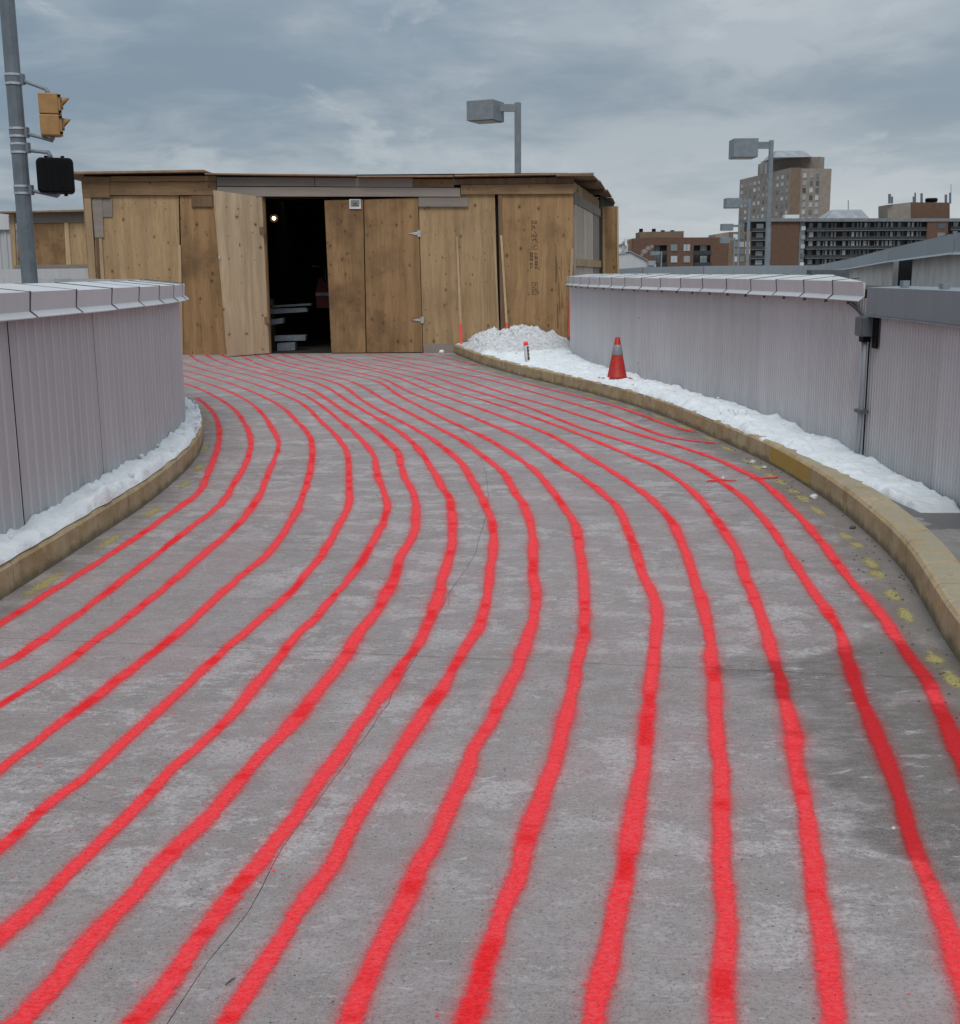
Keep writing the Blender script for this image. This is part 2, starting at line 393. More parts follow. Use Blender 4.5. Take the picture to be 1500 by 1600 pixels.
def mat_kerb():
    m, t, b = newmat('kerb_concrete'); p = wpos(t); s = sep(t, p)
    n = noi(t, p, 3.5, 7, 0.65); f = noi(t, p, 90, 3, 0.75)
    col = mix(t, rmp(t, n, 0.3, 0.7), (0.37, 0.27, 0.145), (0.52, 0.405, 0.26))
    col = mix(t, rmp(t, noi(t, mp(t, p, (1, 1, 0.4)), 9, 6, 0.7), 0.52, 0.72, 0, 0.7), col, (0.20, 0.15, 0.09))
    col = mix(t, rmp(t, noi(t, mp(t, p, (1, 1, 1), (4, 4, 4)), 10, 9, 0.8), 0.55, 0.61, 0, 0.75), col, (0.58, 0.44, 0.20))
    col = mix(t, rmp(t, noi(t, mp(t, p, (1, 1, 1), (1, 7, 3)), 16, 9, 0.8), 0.58, 0.64, 0, 0.7), col, (0.155, 0.125, 0.09))
    # dirt splash: grows towards the gutter by its own ragged outline
    col = mix(t, rmp(t, ma(t, 'ADD', s[2], ma(t, 'MULTIPLY', ma(t, 'SUBTRACT', noi(t, p, 6, 6, 0.7), 0.5), 0.13)), 0.055, 0.005, 0, 0.75), col, (0.125, 0.10, 0.07))
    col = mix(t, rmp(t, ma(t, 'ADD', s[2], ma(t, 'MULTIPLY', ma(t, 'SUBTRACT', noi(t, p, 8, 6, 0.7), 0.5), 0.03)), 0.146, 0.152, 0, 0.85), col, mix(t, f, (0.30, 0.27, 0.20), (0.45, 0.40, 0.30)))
    col = mix(t, rmp(t, f, 0.58, 0.74, 0, 0.6), col, (0.09, 0.07, 0.05))
    setb(t, b, col=col, rough=0.9, spec=0.25, normal=bump(t, ma(t, 'ADD', ma(t, 'MULTIPLY', n, 2), f), 0.5, 0.006))
    return m

def mat_metal(name, col, rough, streak=0.16, rib_dirt=True):
    m, t, b = newmat(name); p = wpos(t); s = sep(t, p)
    oi = nd(t, 'ShaderNodeObjectInfo').outputs['Random']
    st = noi(t, mp(t, p, (7, 7, 0.7)), 1.0, 5, 0.6)
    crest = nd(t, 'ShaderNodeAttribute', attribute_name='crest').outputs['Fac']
    big = noi(t, p, 0.9, 4, 0.6)
    lo = tuple(c * (1 - streak) for c in col); hi = tuple(min(1, c * (1 + streak)) for c in col)
    c = mix(t, rmp(t, st, 0.3, 0.7), lo, hi)
    c = mix(t, rmp(t, big, 0.40, 0.70, 0, 0.15), c, (col[0] * 1.03, col[1] * 0.95, col[2] * 0.95))
    c = mix(t, ma(t, 'MULTIPLY', crest, 0.7), c, tuple(min(1, q * 1.27) for q in col))  # crests painted paler, for the light a rib catches
    c = mix(t, 1.0, c, mix(t, oi, (0.93, 0.93, 0.93), (1.05, 1.05, 1.06)), 'MULTIPLY')
    if rib_dirt:
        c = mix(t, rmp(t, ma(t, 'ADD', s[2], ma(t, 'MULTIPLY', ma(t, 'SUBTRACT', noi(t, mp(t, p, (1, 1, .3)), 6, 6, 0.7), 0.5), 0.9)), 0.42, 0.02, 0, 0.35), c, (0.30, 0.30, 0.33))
        dk = ma(t, 'MULTIPLY', rmp(t, noi(t, mp(t, p, (9, 9, 1.6), (3, 0, 1)), 1.0, 6, 0.75), 0.66, 0.74), 0.40)
        c = mix(t, dk, c, (0.17, 0.18, 0.16))
        vd = vor(t, p, 5.5)
        c = mix(t, ma(t, 'MULTIPLY', rmp(t, vd[0], 0.10, 0.04), rmp(t, sep(t, vd[1])[0], 0.90, 0.92)), c, (0.1, 0.1, 0.1))
    setb(t, b, col=c, rough=rmp(t, big, 0.2, 0.8, rough - 0.06, rough + 0.08), metal=0.12, spec=0.45, normal=bump(t, noi(t, mp(t, p, (8, 8, 2)), 1.0, 4, 0.6), 0.25, 0.01))
    return m

def mat_ply(name, base, dark, grey=0.0, knots=1.0, streaks=0.5, horiz=False):
    """sheet wood: grain along z (or along x for boards)"""
    m, t, b = newmat(name); p0 = wpos(t)
    oi = nd(t, 'ShaderNodeObjectInfo').outputs['Random']
    off = com(t, ma(t, 'MULTIPLY', oi, 53.0), ma(t, 'MULTIPLY', oi, 17.0), ma(t, 'MULTIPLY', oi, 31.0))
    p = nd(t, 'ShaderNodeVectorMath', {0: p0, 1: off}, operation='ADD').outputs[0]
    sc = (0.6, 9, 9) if horiz else (9, 9, 0.55)
    sc2 = (3, 60, 60) if horiz else (60, 60, 3)
    warp = nd(t, 'ShaderNodeTexNoise', {'Vector': p, 'Scale': 1.3, 'Detail': 3.0}).outputs[1]
    pw = mix(t, 0.10, p, warp)
    g = noi(t, mp(t, pw, sc), 1.0, 7, 0.62, 0.4)
    g2 = noi(t, mp(t, pw, sc2), 1.0, 4, 0.65)
    blot = noi(t, p, 1.1, 5, 0.6)
    hi = tuple(min(1, c * 1.22) for c in base)
    c = mix(t, rmp(t, g, 0.30, 0.70), tuple(x * 0.84 for x in base), hi)
    c = mix(t, rmp(t, g2, 0.45, 0.75, 0, 0.42), c, dark)
    c = mix(t, rmp(t, blot, 0.46, 0.74, 0, streaks), c, dark)
    c = mix(t, 1.0, c, mix(t, oi, (0.82, 0.80, 0.78), (1.16, 1.15, 1.13)), 'MULTIPLY')
    if grey > 0:
        c = mix(t, rmp(t, noi(t, mp(t, p, sc), 1.0, 5, 0.7), 0.30, 0.62, grey * 0.5, grey), c, (0.24, 0.225, 0.215))
    if knots > 0:
        def dots(cx, cz, rnd, rmin, rmax, keep, off_):
            q = mp(t, p, (1 / cx, 1 / cx, 1 / cz), (off_, 0, off_))
            vn = nd(t, 'ShaderNodeTexVoronoi', {'Vector': q, 'Scale': 1.0, 'Randomness': rnd})
            df = nd(t, 'ShaderNodeVectorMath', {0: q, 1: vn.outputs['Position']}, operation='SUBTRACT').outputs[0]
            s3 = sep(t, df)
            dx_ = ma(t, 'MULTIPLY', s3[0], cx); dz_ = ma(t, 'MULTIPLY', s3[2], cz * 0.72)
            ds = ma(t, 'SQRT', ma(t, 'ADD', ma(t, 'MULTIPLY', dx_, dx_), ma(t, 'MULTIPLY', dz_, dz_)))
            rr = sep(t, vn.outputs['Color'])
            rad = rmp(t, rr[1], 0, 1, rmin, rmax, False)
            on = ma(t, 'LESS_THAN', rr[0], keep)
            return ma(t, 'MULTIPLY', rmp(t, ds, rad, ma(t, 'MULTIPLY', rad, 0.6)), on), ma(t, 'MULTIPLY', rmp(t, ds, ma(t, 'MULTIPLY', rad, 2.6), rad), on)
        k1, h1 = dots(0.24, 0.33, 1.0, 0.008, 0.021, 0.40 * knots, 0.3)
        k2, h2 = dots(0.17, 0.41, 0.28, 0.005, 0.010, 0.62 * knots, 4.7)
        c = mix(t, ma(t, 'MULTIPLY', ma(t, 'MAXIMUM', h1, h2), 0.35), c, dark)
        c = mix(t, ma(t, 'MULTIPLY', ma(t, 'MAXIMUM', k1, k2), 0.78), c, (0.05, 0.032, 0.022))
        # water runs below the boards
        run = rmp(t, noi(t, mp(t, p, (26, 26, 0.8), (5, 5, 5)), 1.0, 5, 0.7), 0.60, 0.72)
        c = mix(t, ma(t, 'MULTIPLY', run, 0.42 * streaks), c, (0.10, 0.075, 0.055))
    setb(t, b, col=c, rough=0.85, spec=0.2, normal=bump(t, ma(t, 'ADD', g2, ma(t, 'MULTIPLY', g, 0.6)), 0.35, 0.004))
    return m

def mat_snow():
    m, t, b = newmat('snow'); p = wpos(t)
    n = noi(t, p, 7, 7, 0.65); f = noi(t, p, 60, 5, 0.75)
    c = mix(t, rmp(t, n, 0.3, 0.7), (0.84, 0.875, 0.895), (0.93, 0.945, 0.95))
    c = mix(t, rmp(t, noi(t, p, 30, 6, 0.75), 0.62, 0.74, 0, 0.35), c, (0.50, 0.50, 0.49))
    # ploughed, gritty snow of the heap at the shed
    s = sep(t, p)
    dx = ma(t, 'DIVIDE', ma(t, 'SUBTRACT', s[0], 0.55), 1.25); dy = ma(t, 'DIVIDE', ma(t, 'SUBTRACT', s[1], 19.3), 1.6)
    dd = ma(t, 'SQRT', ma(t, 'ADD', ma(t, 'MULTIPLY', dx, dx), ma(t, 'MULTIPLY', dy, dy)))
    dirty = rmp(t, ma(t, 'ADD', dd, ma(t, 'MULTIPLY', ma(t, 'SUBTRACT', noi(t, p, 4, 6, 0.7), 0.5), 1.5)), 1.05, 0.80)
    c = mix(t, ma(t, 'MULTIPLY', dirty, 0.85), c, mix(t, rmp(t, noi(t, p, 18, 7, 0.75), 0.35, 0.65), (0.44, 0.43, 0.43), (0.78, 0.79, 0.80)))
    c = mix(t, rmp(t, noi(t, mp(t, p, (1, 1, 1), (8, 8, 8)), 85, 4, 0.8), 0.68, 0.75, 0, 0.55), c, (0.2, 0.17, 0.14))
    edge = nd(t, 'ShaderNodeAttribute', attribute_name='melt').outputs['Fac']
    c = mix(t, ma(t, 'MULTIPLY', edge, 0.55), c, (0.45, 0.44, 0.42))
    h = ma(t, 'ADD', ma(t, 'MULTIPLY', n, 1.5), ma(t, 'ADD', ma(t, 'MULTIPLY', noi(t, p, 24, 5, 0.7), 0.8), ma(t, 'MULTIPLY', f, 0.35)))
    setb(t, b, col=c, rough=0.75, spec=0.3, normal=bump(t, h, 0.9, 0.018))
    b.inputs['Subsurface Weight'].default_value = 0.0
    b.inputs['Subsurface Radius'].default_value = (0.02, 0.03, 0.04)
    b.inputs['Subsurface Scale'].default_value = 0.6
    return m

M_RAMP = mat_ramp(); M_PAINT = mat_paint(); M_YEL = mat_yellow(); M_KERB = mat_kerb(); M_SNOW = mat_snow()
M_UNDER = mat_simple('joint_fill', (0.16, 0.14, 0.125), 0.95)
M_WALK = mat_simple('walk_concrete', (0.27, 0.25, 0.23), 0.85, nscale=4, amt=0.25, bmp=0.5, bscale=90, dirt=(0.17, 0.15, 0.13))
_m, _t, _b = newmat('walk_concrete_damp'); _p = wpos(_t); _s = sep(_t, _p)
_n = noi(_t, _p, 5, 8, 0.72)
_c = mix(_t, rmp(_t, _n, 0.35, 0.65), (0.235, 0.215, 0.20), (0.33, 0.305, 0.29))
_c = mix(_t, rmp(_t, noi(_t, _p, 120, 3, 0.75), 0.5, 0.66, 0, 0.55), _c, (0.10, 0.09, 0.08))
_dx = ma(_t, 'DIVIDE', ma(_t, 'SUBTRACT', _s[0], 2.28), 0.20); _dy = ma(_t, 'DIVIDE', ma(_t, 'SUBTRACT', _s[1], 5.85), 0.42)
_d = ma(_t, 'ADD', ma(_t, 'SQRT', ma(_t, 'ADD', ma(_t, 'MULTIPLY', _dx, _dx), ma(_t, 'MULTIPLY', _dy, _dy))), ma(_t, 'MULTIPLY', ma(_t, 'SUBTRACT', _n, 0.5), 2.2))
_k = rmp(_t, _d, 1.05, 0.85)
_c = mix(_t, ma(_t, 'MULTIPLY', _k, 0.75), _c, (0.085, 0.08, 0.075))
setb(_t, _b, col=_c, rough=ma(_t, 'SUBTRACT', 0.9, ma(_t, 'MULTIPLY', _k, 0.5)), normal=bump(_t, _n, 0.4, 0.004))
M_WALK = _m
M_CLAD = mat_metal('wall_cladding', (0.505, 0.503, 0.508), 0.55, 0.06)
M_CAPM = mat_metal('coping_metal', (0.60, 0.597, 0.60), 0.55, 0.03, False)
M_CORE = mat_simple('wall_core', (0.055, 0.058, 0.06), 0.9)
M_STEEL = mat_metal('painted_steel', (0.23, 0.265, 0.29), 0.5, 0.07, False)
M_STEELD = mat_simple('dark_grey_paint', (0.10, 0.118, 0.13), 0.5)
M_GREYF = mat_metal('grey_fascia_metal', (0.33, 0.365, 0.39), 0.5, 0.05, False)
M_PLY = mat_ply('plywood_tan', (0.41, 0.285, 0.16), (0.205, 0.125, 0.065), streaks=0.35)
M_PLYD = mat_ply('plywood_stained', (0.315, 0.195, 0.098), (0.115, 0.070, 0.040), streaks=0.8)
M_PLYL = mat_ply('plywood_pale', (0.50, 0.385, 0.255), (0.33, 0.235, 0.145), streaks=0.25, knots=0.8)
M_PLYW = mat_ply('plywood_whitish', (0.58, 0.49, 0.42), (0.40, 0.32, 0.26), streaks=0.25, knots=0.2)
M_BRD = mat_ply('board_brown', (0.26, 0.165, 0.09), (0.12, 0.075, 0.042), streaks=0.5, knots=0.5, horiz=True)
M_BRDG = mat_ply('board_weathered', (0.30, 0.25, 0.205), (0.17, 0.135, 0.11), grey=0.55, streaks=0.4, knots=0.0, horiz=True)
M_STUD = mat_ply('stud_wood', (0.46, 0.335, 0.205), (0.24, 0.16, 0.09), streaks=0.3, knots=0.0)
M_STUDD = mat_ply('stud_dark', (0.20, 0.13, 0.08), (0.09, 0.06, 0.04), streaks=0.6, knots=0.0)
M_ROOFW = mat_ply('roof_sheet_wood', (0.34, 0.22, 0.14), (0.20, 0.13, 0.085), streaks=0.6, knots=0.0)
M_INSIDE = mat_simple('inside_shade_wood', (0.020, 0.015, 0.011), 0.95)  # near-black: the unlit inside of the shed is put into this colour
M_GALV = mat_simple('galvanised_steel', (0.55, 0.57, 0.60), 0.38, metal=0.6, nscale=30)
M_BLACK = mat_simple('black_plastic', (0.006, 0.006, 0.007), 0.6, nscale=20, spec=0.12)
M_SIGY = mat_simple('signal_yellow_paint', (0.36, 0.195, 0.07), 0.5, nscale=9, amt=0.12)
M_POLE = mat_simple('grey_pole_paint', (0.135, 0.158, 0.18), 0.5, nscale=6, amt=0.15)
M_LAMP = mat_simple('luminaire_paint', (0.20, 0.225, 0.25), 0.5, nscale=6, amt=0.10)
M_LENS = mat_simple('luminaire_lens', (0.28, 0.22, 0.17), 0.3)
M_ORANGE = mat_simple('cone_vinyl', (0.46, 0.024, 0.016), 0.5, nscale=25, amt=0.12, dirt=(0.30, 0.05, 0.03))
M_REFL = mat_simple('reflective_collar', (0.24, 0.27, 0.275), 0.4, nscale=60, amt=0.12)
M_CONEB = mat_simple('cone_base_rubber', (0.33, 0.06, 0.05), 0.7)
M_REDFL = mat_simple('fluorescent_red', (0.95, 0.06, 0.06), 0.6, nscale=40, amt=0.1)
M_LABEL = mat_simple('can_dark_label', (0.035, 0.035, 0.04), 0.4, nscale=60, amt=0.5)
M_LABELT = mat_simple('can_tan_label', (0.42, 0.30, 0.17), 0.4)
M_WHITEP = mat_simple('white_paint', (0.70, 0.70, 0.70), 0.5)
M_LABP = mat_simple('paper_white', (0.62, 0.60, 0.60), 0.7)
M_LABG = mat_simple('paper_print_grey', (0.20, 0.21, 0.21), 0.7, nscale=80, amt=0.5)
M_INK = mat_simple('stamp_ink', (0.075, 0.050, 0.038), 0.9, nscale=90, amt=0.7)
M_STONE = mat_simple('stone_pale', (0.52, 0.48, 0.46), 0.9, nscale=30, bmp=0.6)
M_STONED = mat_simple('stone_dark', (0.10, 0.085, 0.075), 0.9, nscale=30, bmp=0.6)
M_CONCW = mat_simple('concrete_wall', (0.62, 0.60, 0.575), 0.9, nscale=2.5, amt=0.12, bmp=0.3, dirt=(0.40, 0.385, 0.37))
M_BRICKR = mat_simple('brick_brown', (0.125, 0.068, 0.043), 0.9, nscale=1.2, amt=0.16)
M_BRICKT = mat_simple('brick_tan', (0.27, 0.225, 0.19), 0.9, nscale=0.5, amt=0.12)
M_BRICKO = mat_simple('brick_ochre', (0.185, 0.13, 0.09), 0.9, nscale=0.5, amt=0.12)
M_SLABC = mat_simple('balcony_slab_concrete', (0.18, 0.195, 0.20), 0.9, nscale=0.5)
M_DARKF = mat_simple('balcony_back_wall', (0.045, 0.038, 0.036), 0.9, nscale=0.4, amt=0.4)
M_RAIL = mat_simple('balcony_rail_panel', (0.032, 0.032, 0.034), 0.7, nscale=0.4, amt=0.3)
M_ROOFG = mat_simple('roof_metal_grey', (0.30, 0.31, 0.33), 0.6, nscale=0.3)
M_GROUND = mat_simple('city_ground_snow', (0.33, 0.33, 0.33), 0.95, nscale=0.02, amt=0.4, bscale=1)
M_DECK = mat_simple('deck_concrete', (0.23, 0.225, 0.22), 0.9, nscale=0.6, amt=0.25)
def mat_glass():
    m, t, b = newmat('window_glass'); oi = nd(t, 'ShaderNodeObjectInfo').outputs['Random']
    c = nd(t, 'ShaderNodeValToRGB', {0: oi}); r = c.color_ramp
    r.elements[0].color = (0.05, 0.06, 0.065, 1); r.elements[1].color = (0.62, 0.64, 0.65, 1)
    e = r.elements.new(0.35); e.color = (0.20, 0.215, 0.22, 1); e = r.elements.new(0.7); e.color = (0.42, 0.44, 0.45, 1)
    setb(t, b, col=c.outputs[0], rough=0.3, spec=0.5); return m
M_GLASS = mat_glass()
m_, t_, b_ = newmat('lamp_bulb_glow'); setb(t_, b_, col=(1, .9, .75), emit=(1.0, 0.78, 0.5), es=8.0); M_BULB = m_

# ------------------------------------------------------------------ plan of the ramp
KL = Path([(-2.22, -2.0), (-2.16, 0.5), (-2.10, 2.8), (-2.05, 4.5), (-2.025, 5.4), (-2.01, 6.2), (-2.00, 6.9), (-2.03, 7.7), (-2.10, 8.6), (-2.26, 9.6), (-2.50, 10.6), (-2.86, 11.6), (-3.40, 12.9), (-4.20, 14.4), (-5.30, 16.2), (-6.60, 18.2), (-8.2, 20.6)])
KR = Path([(1.30, -2.0), (1.36, 0.5), (1.45, 2.0), (1.57, 3.2), (1.68, 4.0), (1.80, 4.6), (1.91, 5.15), (1.99, 5.75), (2.055, 6.6), (2.075, 7.4), (2.055, 8.3), (1.985, 9.1), (1.895, 9.95), (1.78, 10.9), (1.60, 11.95), (1.30, 13.15), (0.97, 14.3), (0.50, 15.85), (0.03, 17.8), (-0.33, 19.75), (-0.42, 20.34)])
def snap(l, z): return [tuple(G(x, y, z))[:2] for x, y in l]
WL = Path([(-2.45, -2.0), (-2.38, 0.5), (-2.31, 2.8), (-2.26, 4.6), (-2.225, 5.6), (-2.205, 6.5), (-2.215, 7.4), (-2.26, 8.3), (-2.38, 9.4), (-2.62, 10.5), (-3.00, 11.6), (-3.65, 13.0), (-4.50, 14.4), (-5.50, 15.8), (-6.60, 17.0), (-7.9, 18.2)])
WR = Path([(1.95, -2.0), (2.05, 0.5), (2.20, 2.5), (2.36, 4.4), (2.455, 5.6), (2.50, 6.4), (2.51, 7.2), (2.50, 8.0), (2.47, 8.8), (2.40, 9.7), (2.29, 10.7), (2.13, 11.7), (1.96, 12.7), (1.76, 13.8), (1.60, 15.0), (1.465, 16.2), (1.39, 17.3), (1.39, 18.1), (1.52, 18.9), (1.80, 19.55), (2.35, 20.1), (3.1, 20.5)])
XC = Path([(-0.80, -2.0), (-0.72, 0.6), (-0.63, 1.6), (-0.58, 1.95), (-0.555, 2.14), (-0.51, 2.34), (-0.48, 2.61), (-0.44, 2.8), (-0.385, 3.12), (-0.32, 3.49), (-0.27, 3.85), (-0.17, 4.62), (-0.12, 4.98), (-0.05, 5.44), (0.0, 6.04), (0.05, 7.05), (0.02, 8.45), (-0.12, 10.0), (-0.42, 11.8), (-0.95, 13.8), (-1.70, 16.0), (-2.7, 18.4), (-3.7, 20.6), (-5.0, 23)])

# ------------------------------------------------------------------ ground sheets
g = MB(); g.quad((-3000, -600, -10), (3500, -600, -10), (3500, 4500, -10), (-3000, 4500, -10))
obj('ground', g, M_GROUND, kind='structure')
g = MB().box(-45, 60, -14, 240, -0.9, -0.07); obj('roof_deck', g, M_DECK, kind='structure')

ramp = thing('ramp', (0, 0, 0), None, None, kind='structure')
JT = [(-1.3, -0.2), (1.45, -0.19), (4.03, -0.16), (6.62, -0.09), (9.2, -0.05), (11.8, -0.02), (14.4, 0.0), (17.0, 0.0), (19.6, 0.0), (22.2, 0.0), (26.4, 0.0)]
mbu = MB(); mbu.box(-12, 9, -2, 26.5, -0.06, -0.007)
obj('sub_base', mbu, M_UNDER, ramp)
def xl(y): return KL.x_at_y(y) - 0.05 if y < 20.3 else -8.0
def xr(y): return KR.x_at_y(y) + 0.05 if y < 20.2 else 3.0
GAP = 0.0014
for k in range(len(JT) - 1):
    (a0, m0), (a1, m1) = JT[k], JT[k + 1]
    for side in (0, 1):
        v = []; f = []; att = []; NR = 26; NC = 22
        for i in range(NR + 1):
            tt = i / NR
            row = []
            for side_x in (0, 1):
                x = 0.0
                for _ in range(4):
                    y = (a0 + m0 * x) * (1 - tt) + (a1 + m1 * x) * tt
                    if side == 0: x = xl(y) if side_x == 0 else None
                    else: x = None if side_x == 0 else xr(y)
                    if x is None:
                        jj = 0.012 * (mnoise.noise(Vector((y * 3.1, 2.2, 0))) + 0.6 * mnoise.noise(Vector((y * 11, 5.2, 0)))) if y < 6 else 0.004 * mnoise.noise(Vector((y * 7, 0, 0)))
                        x = XC.x_at_y(y) + jj + (GAP if side == 1 else -GAP) * (0.6 + 0.8 * abs(mnoise.noise(Vector((y * 6, side * 9, 1)))))
                row.append(x)
            for c in range(NC + 1):
                x = row[0] + (row[1] - row[0]) * (c / NC)
                e = 0.0
                y = (a0 + m0 * x) * (1 - tt) + (a1 + m1 * x) * tt
                jw = 0.0025 + 0.0018 * mnoise.noise(Vector((x * 9, k, 0)))
                if i == 0: y += jw
                if i == NR: y -= jw
                v.append((x, y, 0.0))
                dl_, dr_ = (abs(x - KL.x_at_y(y)), abs(x - KR.x_at_y(y))) if y < 20 else (9, 9)
                att.append(max(0.0, 0.62 * (1 - dl_ / 0.6), 1 - dr_ / 0.62))
        W = NC + 1
        for i in range(NR):
            for c in range(NC): f.append((i * W + c, i * W + c + 1, (i + 1) * W + c + 1, (i + 1) * W + c))
        # skirts down into the joints
        rim = [c for c in range(W)] + [i * W + NC for i in range(1, NR + 1)] + [NR * W + c for c in reversed(range(NC))] + [i * W for i in reversed(range(1, NR))]
        n0 = len(v)
        for r_ in rim: v.append((v[r_][0], v[r_][1], -0.0068)); att.append(0)
        for q in range(len(rim)):
            q2 = (q + 1) % len(rim); f.append((rim[q2], rim[q], n0 + q, n0 + q2))
        me = bpy.data.meshes.new('slab'); me.from_pydata(v, [], f)
        at_ = me.attributes.new('gutter', 'FLOAT', 'POINT'); at_.data.foreach_set('value', att)
        me.materials.append(M_RAMP)
        obj('slab', me, None, ramp)

